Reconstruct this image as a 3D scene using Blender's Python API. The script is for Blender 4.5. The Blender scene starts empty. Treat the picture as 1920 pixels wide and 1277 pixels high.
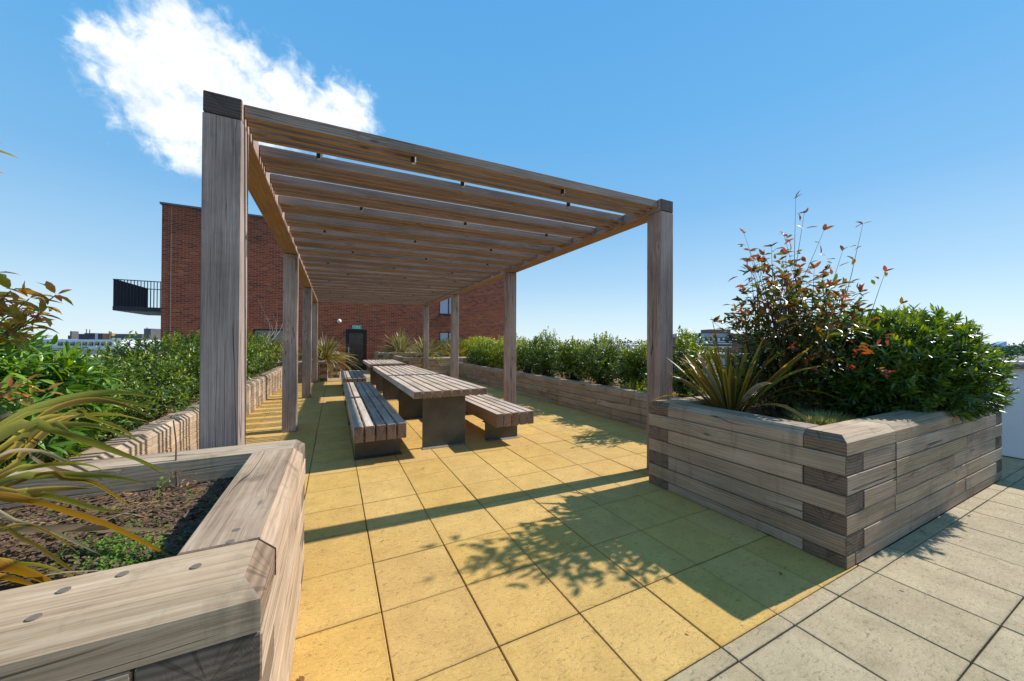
import bpy, bmesh, math, random
import numpy as np
from mathutils import Vector, Matrix, noise as mnoise

random.seed(7)
RNG = np.random.default_rng(11)
scn = bpy.context.scene
COL = scn.collection

# ------------------------------------------------------------------ camera
cam_d = bpy.data.cameras.new("camera")
cam = bpy.data.objects.new("camera", cam_d)
COL.objects.link(cam)
cam_d.lens = 12.52
cam_d.sensor_width = 36.0
cam_d.sensor_fit = 'HORIZONTAL'
cam_d.clip_start = 0.02
cam_d.clip_end = 9000
_yaw, _pit, _rol = math.radians(26.515), math.radians(0.40), math.radians(0.27)
_F = Vector((math.sin(_yaw) * math.cos(_pit), math.cos(_yaw) * math.cos(_pit), math.sin(_pit)))
_R = Vector((math.cos(_yaw), -math.sin(_yaw), 0))
_U = _R.cross(_F)
_R2 = math.cos(_rol) * _R + math.sin(_rol) * _U
_U2 = -math.sin(_rol) * _R + math.cos(_rol) * _U
CAMZ = 1.371
cam.matrix_world = Matrix(((_R2.x, _U2.x, -_F.x, 0), (_R2.y, _U2.y, -_F.y, 0), (_R2.z, _U2.z, -_F.z, CAMZ), (0, 0, 0, 1)))
scn.camera = cam

# ------------------------------------------------------------------ sky and sun
SUN_EL = math.radians(38.1)
SUN_AZ = math.radians(92.4)          # clockwise from +Y
world = bpy.data.worlds.new("World")
scn.world = world
world.use_nodes = True
wn = world.node_tree
wn.nodes.clear()


def N(nt, typ, ins=None, **props):
    n = nt.nodes.new(typ)
    for k, v in props.items():
        setattr(n, k, v)
    if ins:
        for k, v in ins.items():
            s = n.inputs[k]
            if isinstance(v, bpy.types.NodeSocket):
                nt.links.new(v, s)
            else:
                s.default_value = v
    return n


def M(nt, op, a, b=0.0, c=None, clamp=False):
    n = nt.nodes.new('ShaderNodeMath')
    n.operation = op
    n.use_clamp = clamp
    for i, v in enumerate((a, b, c)):
        if v is None:
            continue
        if isinstance(v, bpy.types.NodeSocket):
            nt.links.new(v, n.inputs[i])
        else:
            n.inputs[i].default_value = v
    return n.outputs[0]


def V(nt, op, a, b=(0, 0, 0), out=0):
    n = nt.nodes.new('ShaderNodeVectorMath')
    n.operation = op
    for i, v in enumerate((a, b)):
        if isinstance(v, bpy.types.NodeSocket):
            nt.links.new(v, n.inputs[i])
        else:
            n.inputs[i].default_value = v
    return n.outputs[out]


def ramp(nt, fac, stops, interp='LINEAR'):
    n = nt.nodes.new('ShaderNodeValToRGB')
    n.color_ramp.interpolation = interp
    el = n.color_ramp.elements
    while len(el) < len(stops):
        el.new(0.5)
    for e, (p, c) in zip(el, stops):
        e.position = p
        e.color = (c[0], c[1], c[2], 1) if len(c) == 3 else c
    nt.links.new(fac, n.inputs[0])
    return n.outputs[0]


def mixc(nt, fac, a, b, mode='MIX'):
    n = nt.nodes.new('ShaderNodeMix')
    n.data_type = 'RGBA'
    n.blend_type = mode
    for s, v in ((n.inputs[0], fac), (n.inputs[6], a), (n.inputs[7], b)):
        if isinstance(v, bpy.types.NodeSocket):
            nt.links.new(v, s)
        else:
            s.default_value = v if not isinstance(v, tuple) else ((*v, 1) if len(v) == 3 else v)
    return n.outputs[2]


sky = N(wn, 'ShaderNodeTexSky', sky_type='NISHITA', sun_disc=False, sun_elevation=SUN_EL, sun_rotation=SUN_AZ,
        altitude=50, air_density=1.0, dust_density=0.0, ozone_density=2.2)
tc = N(wn, 'ShaderNodeTexCoord')
DIR = tc.outputs['Generated']
# one cumulus: soft lobes in the tangent plane about the cloud's own direction
e1, e2, e3 = (0.976, 0.22, 0.0), (0.104, -0.462, 0.881), (-0.194, 0.859, 0.473)
d3 = V(wn, 'DOT_PRODUCT', DIR, e3, 1)
d3c = M(wn, 'MAXIMUM', d3, 0.05)
px = M(wn, 'DIVIDE', V(wn, 'DOT_PRODUCT', DIR, e1, 1), d3c)
py = M(wn, 'DIVIDE', V(wn, 'DOT_PRODUCT', DIR, e2, 1), d3c)
pv = N(wn, 'ShaderNodeCombineXYZ', {0: px, 1: py}).outputs[0]
nz1 = N(wn, 'ShaderNodeTexNoise', {'Vector': pv, 'Scale': 13.0, 'Detail': 9.0, 'Roughness': 0.62})
nz2 = N(wn, 'ShaderNodeTexNoise', {'Vector': pv, 'Scale': 34.0, 'Detail': 8.0, 'Roughness': 0.6, 'Distortion': 0.4})
pw = V(wn, 'ADD', pv, V(wn, 'MULTIPLY', V(wn, 'SUBTRACT', nz1.outputs['Color'], (0.5, 0.5, 0.5)), (0.055, 0.055, 0)))
LOBES = [(-0.073, 0.094, 0.042), (-0.066, 0.052, 0.070), (-0.108, -0.005, 0.082), (-0.160, 0.022, 0.024), (-0.031, 0.028, 0.105),
         (-0.069, -0.058, 0.092), (0.025, -0.004, 0.120), (0.103, 0.026, 0.088), (0.213, 0.046, 0.072), (0.163, 0.020, 0.075),
         (-0.055, -0.122, 0.045), (0.020, 0.078, 0.030)]
fld = None
for lx, ly, lr in LOBES:
    dist = V(wn, 'DISTANCE', pw, (lx, ly, 0), 1)
    t = M(wn, 'SUBTRACT', 1.0, M(wn, 'DIVIDE', dist, lr * 1.14))
    fld = t if fld is None else M(wn, 'SMOOTH_MAX', fld, t, 0.12)
fld = M(wn, 'ADD', fld, M(wn, 'MULTIPLY', M(wn, 'SUBTRACT', nz2.outputs['Fac'], 0.5), 1.3))
alpha = N(wn, 'ShaderNodeMapRange', {'Value': fld, 'From Min': -0.02, 'From Max': 0.80, 'To Min': 0.0, 'To Max': 1.0},
          interpolation_type='SMOOTHSTEP').outputs[0]
alpha = M(wn, 'MULTIPLY', alpha, M(wn, 'GREATER_THAN', d3, 0.3))
ccol = ramp(wn, nz1.outputs['Fac'], [(0.36, (4.5, 4.95, 5.5)), (0.58, (6.6, 6.7, 6.8))])
# clear-air colour by height above the horizon, the same all round the compass, blended with the physical sky
zen = M(wn, 'MAXIMUM', N(wn, 'ShaderNodeSeparateXYZ', {0: DIR}).outputs[2], 0.0)
grad = ramp(wn, zen, [(0.0, (3.75, 4.55, 5.05)), (0.07, (3.1, 4.2, 4.95)), (0.16, (2.15, 3.5, 4.75)), (0.32, (1.12, 2.7, 4.55)), (0.50, (0.72, 2.4, 4.5)), (0.75, (0.52, 2.1, 4.35)), (1.0, (0.45, 1.9, 4.1))])
skc = mixc(wn, alpha, mixc(wn, 0.90, sky.outputs[0], grad), ccol)
bg = N(wn, 'ShaderNodeBackground', {'Color': skc, 'Strength': 0.125})
wo = N(wn, 'ShaderNodeOutputWorld')
wn.links.new(bg.outputs[0], wo.inputs['Surface'])

sun_d = bpy.data.lights.new("sun", 'SUN')
sun_d.energy = 4.1
sun_d.angle = math.radians(0.53)
sun_d.color = (1.0, 0.988, 0.955)
sun = bpy.data.objects.new("sun", sun_d)
COL.objects.link(sun)
sdir = Vector((math.sin(SUN_AZ) * math.cos(SUN_EL), math.cos(SUN_AZ) * math.cos(SUN_EL), math.sin(SUN_EL)))
sun.rotation_euler = sdir.to_track_quat('Z', 'Y').to_euler()
sun.location = sdir * 60

scn.view_settings.view_transform = 'Standard'
scn.view_settings.look = 'None'
scn.view_settings.exposure = 0.60
scn.view_settings.gamma = 1.0
scn.view_settings.use_curve_mapping = False


# ------------------------------------------------------------------ object helpers
def link(o, parent=None):
    COL.objects.link(o)
    if parent is not None:
        o.parent = parent
    return o


def tag(o, label=None, cat=None, group=None, kind=None):
    if label:
        o['label'] = label
    if cat:
        o['category'] = cat
    if group:
        o['group'] = group
    if kind:
        o['kind'] = kind
    return o


def thing(name, label, cat, loc=(0, 0, 0), group=None):
    o = bpy.data.objects.new(name, None)
    o.empty_display_size = 0.1
    o.location = loc
    COL.objects.link(o)
    return tag(o, label, cat, group)


def wparent(o, parent):
    """parent o (built in world coordinates) under an unrotated empty."""
    if parent is not None:
        o.parent = parent
        o.matrix_parent_inverse = Matrix.Translation(-parent_world(parent))
    return o


def parent_world(p):
    v = Vector((0, 0, 0))
    while p is not None:
        v = v + p.location if p.type == 'EMPTY' else v
        p = p.parent
    return v


class MB:
    def __init__(self):
        self.v, self.f, self.m = [], [], []

    def box(self, x0, x1, y0, y1, z0, z1, mi=0):
        b = len(self.v)
        self.v += [(x0, y0, z0), (x1, y0, z0), (x1, y1, z0), (x0, y1, z0), (x0, y0, z1), (x1, y0, z1), (x1, y1, z1), (x0, y1, z1)]
        for q in ((0, 3, 2, 1), (4, 5, 6, 7), (0, 1, 5, 4), (1, 2, 6, 5), (2, 3, 7, 6), (3, 0, 4, 7)):
            self.f.append(tuple(b + i for i in q))
            self.m.append(mi)
        return self

    def bevbox(self, x0, x1, y0, y1, z0, z1, bv=0.004, mi=0, mbot=None):
        """box with bevelled edges"""
        b = len(self.v)
        idx = {}
        for ix, X in enumerate((x0, x1)):
            for iy, Y in enumerate((y0, y1)):
                for iz, Z in enumerate((z0, z1)):
                    sx, sy, sz = (bv if ix == 0 else -bv), (bv if iy == 0 else -bv), (bv if iz == 0 else -bv)
                    idx[ix, iy, iz, 0] = len(self.v); self.v.append((X, Y + sy, Z + sz))
                    idx[ix, iy, iz, 1] = len(self.v); self.v.append((X + sx, Y, Z + sz))
                    idx[ix, iy, iz, 2] = len(self.v); self.v.append((X + sx, Y + sy, Z))
        F = []
        mb = mi if mbot is None else mbot
        for s in (0, 1):
            q = [idx[s, 0, 0, 0], idx[s, 1, 0, 0], idx[s, 1, 1, 0], idx[s, 0, 1, 0]]
            F.append((q if s else q[::-1], mi))
            q = [idx[0, s, 0, 1], idx[0, s, 1, 1], idx[1, s, 1, 1], idx[1, s, 0, 1]]
            F.append((q if s else q[::-1], mi))
            q = [idx[0, 0, s, 2], idx[1, 0, s, 2], idx[1, 1, s, 2], idx[0, 1, s, 2]]
            F.append((q if s else q[::-1], mi if s else mb))
        for a in (0, 1):
            for c in (0, 1):
                fl = (a == c)
                q = [idx[0, a, c, 1], idx[1, a, c, 1], idx[1, a, c, 2], idx[0, a, c, 2]]      # along x
                F.append((q if fl else q[::-1], mi))
                q = [idx[a, 0, c, 2], idx[a, 1, c, 2], idx[a, 1, c, 0], idx[a, 0, c, 0]]      # along y
                F.append((q if fl else q[::-1], mi))
                q = [idx[a, c, 0, 0], idx[a, c, 1, 0], idx[a, c, 1, 1], idx[a, c, 0, 1]]      # along z
                F.append((q if fl else q[::-1], mi))
        for ix in (0, 1):
            for iy in (0, 1):
                for iz in (0, 1):
                    q = [idx[ix, iy, iz, 0], idx[ix, iy, iz, 1], idx[ix, iy, iz, 2]]
                    F.append((q if (ix + iy + iz) % 2 == 1 else q[::-1], mi))
        for q, m in F:
            self.f.append(tuple(q))
            self.m.append(m)
        return self

    def cyl(self, p0, p1, r0, r1=None, n=8, mi=0, caps=True):
        r1 = r0 if r1 is None else r1
        p0, p1 = Vector(p0), Vector(p1)
        ax = (p1 - p0).normalized()
        u = ax.orthogonal().normalized()
        w = ax.cross(u)
        b = len(self.v)
        for p, r in ((p0, r0), (p1, r1)):
            for i in range(n):
                a = 2 * math.pi * i / n
                self.v.append(tuple(p + r * (math.cos(a) * u + math.sin(a) * w)))
        for i in range(n):
            j = (i + 1) % n
            self.f.append((b + i, b + j, b + n + j, b + n + i)); self.m.append(mi)
        if caps:
            self.f.append(tuple(b + i for i in range(n))[::-1]); self.m.append(mi)
            self.f.append(tuple(b + n + i for i in range(n))); self.m.append(mi)
        return self

    def tube(self, pts, r0, r1, n=5, mi=0):
        k = len(pts)
        for i in range(k - 1):
            a = r0 + (r1 - r0) * i / (k - 1)
            c = r0 + (r1 - r0) * (i + 1) / (k - 1)
            self.cyl(pts[i], pts[i + 1], a, c, n, mi, caps=(i == k - 2))
        return self

    def mesh(self, name, mats, smooth=False):
        me = bpy.data.meshes.new(name)
        me.from_pydata([tuple(v) for v in self.v], [], self.f)
        for m in (mats if isinstance(mats, (list, tuple)) else [mats]):
            me.materials.append(m)
        if any(self.m):
            me.polygons.foreach_set('material_index', self.m)
        if smooth:
            me.polygons.foreach_set('use_smooth', [True] * len(me.polygons))
        me.update()
        return me

    def build(self, name, mats, parent=None, smooth=False):
        o = bpy.data.objects.new(name, self.mesh(name, mats, smooth))
        COL.objects.link(o)
        return wparent(o, parent)


def place(name, me, mat4, parent):
    o = bpy.data.objects.new(name, me)
    COL.objects.link(o)
    o.matrix_world = mat4
    if parent is not None:
        o.parent = parent
        o.matrix_parent_inverse = Matrix.Translation(-parent_world(parent))
        o.matrix_basis = mat4
    return o


def timber(name, p0, p1, w, h, mats, parent, up=(0, 0, 1), bv=0.004, mbot=None):
    """a sawn timber from p0 to p1 (centre line); its local X runs along the grain"""
    p0, p1 = Vector(p0), Vector(p1)
    L = (p1 - p0).length
    x = (p1 - p0).normalized()
    z = Vector(up)
    z = (z - x * z.dot(x)).normalized()
    y = z.cross(x)
    c = (p0 + p1) / 2
    mat = Matrix(((x.x, y.x, z.x, c.x), (x.y, y.y, z.y, c.y), (x.z, y.z, z.z, c.z), (0, 0, 0, 1)))
    me = MB().bevbox(-L / 2, L / 2, -w / 2, w / 2, -h / 2, h / 2, bv, 0, mbot).mesh(name, mats)
    return place(name, me, mat, parent)


def cap_timber(name, x0, x1, y0, y1, z0, z1, axis, sides, ch, mat, parent):
    """planter capping with its outer top edges cut off at 45 degrees"""
    c = Vector(((x0 + x1) / 2, (y0 + y1) / 2, (z0 + z1) / 2))
    a, b, h = (x1 - x0) / 2, (y1 - y0) / 2, (z1 - z0) / 2
    e = 0.004
    m = MB()
    m.v = [(-a, -b, -h), (a, -b, -h), (a, b, -h), (-a, b, -h)]
    xs_, ys_, xc, yc, tp = [], [], [], [], []
    for sx, sy in ((-1, -1), (1, -1), (1, 1), (-1, 1)):
        cx_, cy_ = ('+x' if sx > 0 else '-x') in sides, ('+y' if sy > 0 else '-y') in sides
        x, y = sx * a, sy * b
        k = len(m.v)
        m.v.append((x - sx * (ch if cx_ else e), y - sy * (ch if cy_ else e), h))
        if cx_ == cy_:
            m.v.append((x, y, h - (ch if cx_ else e)))
            r = ([k + 1], [k + 1], [k + 1], [k + 1])
        else:
            m.v.append((x, y, h - ch))
            m.v.append((x - sx * ch, y, h - e) if cx_ else (x, y - sy * ch, h - e))
            r = ([k + 1], [k + 1, k + 2], [k + 1, k + 2], [k + 2]) if cx_ else ([k + 1, k + 2], [k + 1], [k + 2], [k + 1, k + 2])
        tp.append(k); xs_.append(r[0]); ys_.append(r[1]); xc.append(r[2]); yc.append(r[3])
    m.f = [(3, 2, 1, 0), tuple(tp)]
    for i, j in ((0, 1), (2, 3)):
        m.f.append((i, j) + tuple(ys_[j]) + tuple(ys_[i][::-1]))
        m.f.append(tuple(yc[i][::-1]) + tuple(yc[j]) + (tp[j], tp[i]))
    for i, j in ((1, 2), (3, 0)):
        m.f.append((i, j) + tuple(xs_[j]) + tuple(xs_[i][::-1]))
        m.f.append(tuple(xc[i][::-1]) + tuple(xc[j]) + (tp[j], tp[i]))
    m.m = [0] * len(m.f)
    if axis == 'y':     # local X must run along the grain: swap frame
        m.v = [(y, -x, z) for x, y, z in m.v]
        mat4 = Matrix(((0, -1, 0, c.x), (1, 0, 0, c.y), (0, 0, 1, c.z), (0, 0, 0, 1)))
    else:
        mat4 = Matrix.Translation(c)
    me = m.mesh(name, mat)
    bm = bmesh.new()
    bm.from_mesh(me)
    bmesh.ops.recalc_face_normals(bm, faces=bm.faces)
    bm.to_mesh(me)
    bm.free()
    return place(name, me, mat4, parent)


# ------------------------------------------------------------------ materials
def new_mat(name):
    m = bpy.data.materials.new(name)
    m.use_nodes = True
    nt = m.node_tree
    nt.nodes.clear()
    out = nt.nodes.new('ShaderNodeOutputMaterial')
    return m, nt, out


def pbsdf(nt, out, **ins):
    b = nt.nodes.new('ShaderNodeBsdfPrincipled')
    for k, v in ins.items():
        k = k.replace('_', ' ')
        s = b.inputs[k]
        if isinstance(v, bpy.types.NodeSocket):
            nt.links.new(v, s)
        else:
            s.default_value = v if not (isinstance(v, tuple) and len(v) == 3 and s.type == 'RGBA') else (*v, 1)
    nt.links.new(b.outputs[0], out.inputs['Surface'])
    return b


def bump(nt, h, strength=0.4, dist=0.01):
    n = N(nt, 'ShaderNodeBump', {'Height': h, 'Strength': strength, 'Distance': dist})
    return n.outputs[0]


def wood(name, dark, mid, light, end=(0.13, 0.095, 0.07), stain=None, knot=(0.075, 0.055, 0.045), crack=1.0, sawn=0.0, drip=0.0, cmin=0.52):
    m, nt, out = new_mat(name)
    tcn = N(nt, 'ShaderNodeTexCoord')
    oi = N(nt, 'ShaderNodeObjectInfo')
    r = oi.outputs['Random']
    off = N(nt, 'ShaderNodeCombineXYZ', {0: M(nt, 'MULTIPLY', r, 83.0), 1: M(nt, 'MULTIPLY', r, 0.9), 2: M(nt, 'MULTIPLY', r, 57.0)}).outputs[0]
    P0 = tcn.outputs['Object']
    P = V(nt, 'ADD', P0, off)
    # slow warp of the grain
    nw = N(nt, 'ShaderNodeTexNoise', {'Vector': V(nt, 'MULTIPLY', P, (0.9, 5.0, 5.0)), 'Scale': 1.0, 'Detail': 3.0})
    Pw = V(nt, 'ADD', P, V(nt, 'MULTIPLY', V(nt, 'SUBTRACT', nw.outputs['Color'], (0.5, 0.5, 0.5)), (0.0, 0.04, 0.04)))
    # knots push the grain aside
    vk = N(nt, 'ShaderNodeTexVoronoi', {'Vector': V(nt, 'MULTIPLY', P, (2.1, 5.5, 5.5)), 'Scale': 1.0, 'Randomness': 1.0})
    kd = vk.outputs['Distance']
    kn = N(nt, 'ShaderNodeMapRange', {'Value': kd, 'From Min': 0.03, 'From Max': 0.10, 'To Min': 1.0, 'To Max': 0.0}, interpolation_type='SMOOTHSTEP').outputs[0]
    kh = N(nt, 'ShaderNodeMapRange', {'Value': kd, 'From Min': 0.05, 'From Max': 0.40, 'To Min': 1.0, 'To Max': 0.0}, interpolation_type='SMOOTHSTEP').outputs[0]
    Pg = V(nt, 'ADD', Pw, N(nt, 'ShaderNodeCombineXYZ', {0: 0.0, 1: M(nt, 'MULTIPLY', kh, 0.013), 2: M(nt, 'MULTIPLY', kh, 0.011)}).outputs[0])
    rings = N(nt, 'ShaderNodeTexWave', {'Vector': V(nt, 'ADD', Pg, (0, 0.13, 0.07)), 'Scale': 17.0, 'Distortion': 1.6, 'Detail': 2.0, 'Detail Scale': 1.2},
              wave_type='RINGS', rings_direction='X').outputs['Fac']
    streak = N(nt, 'ShaderNodeTexNoise', {'Vector': V(nt, 'MULTIPLY', Pg, (0.9, 52.0, 52.0)), 'Scale': 1.0, 'Detail': 7.0, 'Roughness': 0.68}).outputs['Fac']
    fibre = N(nt, 'ShaderNodeTexNoise', {'Vector': V(nt, 'MULTIPLY', Pg, (5.0, 190.0, 190.0)), 'Scale': 1.0, 'Detail': 3.0}).outputs['Fac']
    streak2 = N(nt, 'ShaderNodeTexNoise', {'Vector': V(nt, 'MULTIPLY', Pg, (2.2, 125.0, 125.0)), 'Scale': 1.0, 'Detail': 4.0, 'Roughness': 0.6}).outputs['Fac']
    blotch = N(nt, 'ShaderNodeTexNoise', {'Vector': V(nt, 'MULTIPLY', P, (1.6, 3.4, 3.4)), 'Scale': 1.0, 'Detail': 4.0}).outputs['Fac']
    t = M(nt, 'ADD', M(nt, 'ADD', M(nt, 'MULTIPLY', streak, 0.46), M(nt, 'MULTIPLY', streak2, 0.40)), M(nt, 'MULTIPLY', rings, 0.09))
    t = M(nt, 'ADD', t, M(nt, 'MULTIPLY', fibre, 0.22))
    t = M(nt, 'SUBTRACT', M(nt, 'ADD', t, M(nt, 'MULTIPLY', M(nt, 'SUBTRACT', blotch, 0.5), 0.5)), 0.04)
    col = ramp(nt, t, [(0.31, dark), (0.53, mid), (0.76, light)])
    if stain:
        sm = N(nt, 'ShaderNodeMapRange', {'Value': blotch, 'From Min': 0.50, 'From Max': 0.68, 'To Min': 0.0, 'To Max': 0.75}).outputs[0]
        col = mixc(nt, sm, col, stain)
    # cracks (checks) along the grain
    cn = N(nt, 'ShaderNodeTexNoise', {'Vector': V(nt, 'MULTIPLY', Pg, (0.55, 15.0, 15.0)), 'Scale': 1.0, 'Detail': 1.5}).outputs['Fac']
    cm = M(nt, 'SUBTRACT', 1.0, M(nt, 'MULTIPLY', M(nt, 'ABSOLUTE', M(nt, 'SUBTRACT', cn, 0.5)), 62.0), clamp=True)
    cg = N(nt, 'ShaderNodeTexNoise', {'Vector': V(nt, 'MULTIPLY', P, (1.3, 6.0, 6.0)), 'Scale': 1.0, 'Detail': 1.0}).outputs['Fac']
    cm = M(nt, 'MULTIPLY', cm, N(nt, 'ShaderNodeMapRange', {'Value': cg, 'From Min': cmin, 'From Max': cmin + 0.08, 'To Min': 0.0, 'To Max': crack}).outputs[0])
    col = mixc(nt, M(nt, 'MULTIPLY', kn, 0.65), col, knot)
    # end grain
    sep = N(nt, 'ShaderNodeSeparateXYZ', {0: tcn.outputs['Normal']})
    eg = M(nt, 'GREATER_THAN', M(nt, 'ABSOLUTE', sep.outputs[0]), 0.6)
    er = N(nt, 'ShaderNodeTexWave', {'Vector': V(nt, 'ADD', Pw, (0, 0.05, 0.04)), 'Scale': 16.0, 'Distortion': 0.8, 'Detail': 2.0}, wave_type='RINGS', rings_direction='X').outputs['Fac']
    es = N(nt, 'ShaderNodeSeparateXYZ', {0: V(nt, 'ADD', P0, (0, 0.012, 0.022))})
    ang = M(nt, 'ARCTAN2', es.outputs[1], es.outputs[2])
    ra = N(nt, 'ShaderNodeTexNoise', {'Vector': N(nt, 'ShaderNodeCombineXYZ', {0: M(nt, 'MULTIPLY', ang, 1.4), 1: M(nt, 'MULTIPLY', r, 60.0), 2: 0.0}).outputs[0], 'Scale': 1.0, 'Detail': 3.0}).outputs['Fac']
    rc = M(nt, 'SUBTRACT', 1.0, M(nt, 'MULTIPLY', M(nt, 'ABSOLUTE', M(nt, 'SUBTRACT', ra, 0.5)), 30.0), clamp=True)
    endc = mixc(nt, M(nt, 'ADD', M(nt, 'MULTIPLY', er, 0.45), M(nt, 'MULTIPLY', blotch, 0.5)), tuple(c * 0.5 for c in end), tuple(c * 1.5 for c in end))
    endc = mixc(nt, M(nt, 'MULTIPLY', rc, 0.5), endc, (0.02, 0.015, 0.012))
    col = mixc(nt, eg, col, endc)
    cm = M(nt, 'MULTIPLY', cm, M(nt, 'SUBTRACT', 1.0, eg))
    col = mixc(nt, M(nt, 'MULTIPLY', cm, 0.9), col, (0.025, 0.019, 0.015))
    if drip:
        gp = N(nt, 'ShaderNodeNewGeometry').outputs['Position']
        dn = N(nt, 'ShaderNodeTexNoise', {'Vector': V(nt, 'MULTIPLY', gp, (8.0, 8.0, 1.4)), 'Scale': 1.0, 'Detail': 6.0, 'Roughness': 0.65}).outputs['Fac']
        dmk = N(nt, 'ShaderNodeMapRange', {'Value': dn, 'From Min': 0.55, 'From Max': 0.74, 'To Min': 0.0, 'To Max': drip}).outputs[0]
        col = mixc(nt, dmk, col, (0.075, 0.06, 0.04))
    # piece to piece variation
    hsv = N(nt, 'ShaderNodeHueSaturation', {'Hue': M(nt, 'ADD', 0.495, M(nt, 'MULTIPLY', r, 0.010)), 'Saturation': M(nt, 'ADD', 0.92, M(nt, 'MULTIPLY', M(nt, 'FRACT', M(nt, 'MULTIPLY', r, 7.3)), 0.18)),
                                            'Value': M(nt, 'ADD', 0.88, M(nt, 'MULTIPLY', M(nt, 'FRACT', M(nt, 'MULTIPLY', r, 3.7)), 0.24)), 'Color': col})
    h = M(nt, 'ADD', M(nt, 'ADD', M(nt, 'MULTIPLY', streak, 0.45), M(nt, 'MULTIPLY', streak2, 0.5)), M(nt, 'MULTIPLY', fibre, 0.3))
    h = M(nt, 'ADD', h, M(nt, 'MULTIPLY', rings, 0.07))
    if sawn:
        sw = N(nt, 'ShaderNodeTexWave', {'Vector': P, 'Scale': 30.0, 'Distortion': 0.6, 'Detail': 1.0}, wave_type='BANDS', bands_direction='X').outputs['Fac']
        h = M(nt, 'ADD', h, M(nt, 'MULTIPLY', sw, sawn))
    h = M(nt, 'SUBTRACT', h, M(nt, 'MULTIPLY', cm, 1.5))
    pbsdf(nt, out, Base_Color=hsv.outputs[0], Roughness=0.82, Specular_IOR_Level=0.25, Normal=bump(nt, h, 0.55, 0.004))
    return m


W_SLEEP = wood("weathered_sleeper", (0.165, 0.112, 0.07), (0.385, 0.268, 0.172), (0.54, 0.405, 0.275), end=(0.19, 0.13, 0.088), drip=0.55, cmin=0.53)
W_POST = wood("weathered_post", (0.145, 0.1, 0.08), (0.325, 0.236, 0.192), (0.5, 0.385, 0.32), end=(0.085, 0.066, 0.058), crack=1.0, cmin=0.43)
W_RAFT = wood("weathered_rafter", (0.12, 0.084, 0.066), (0.285, 0.2, 0.157), (0.43, 0.32, 0.262), end=(0.12, 0.1, 0.08), crack=0.6)
W_UNDER = wood("sheltered_rafter_underside", (0.19, 0.115, 0.058), (0.34, 0.21, 0.105), (0.46, 0.31, 0.17), end=(0.16, 0.11, 0.07), stain=(0.3, 0.145, 0.055), crack=0.4)  # unweathered brown, lightened to paint in light bounced up from the floor
W_SLAT = wood("weathered_slat", (0.24, 0.17, 0.12), (0.5, 0.385, 0.295), (0.7, 0.56, 0.44), end=(0.21, 0.14, 0.10), crack=0.5)
W_SLATSIDE = wood("sheltered_slat_side", (0.2, 0.11, 0.05), (0.32, 0.19, 0.09), (0.42, 0.28, 0.15), end=(0.235, 0.14, 0.085), crack=0.3)


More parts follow.
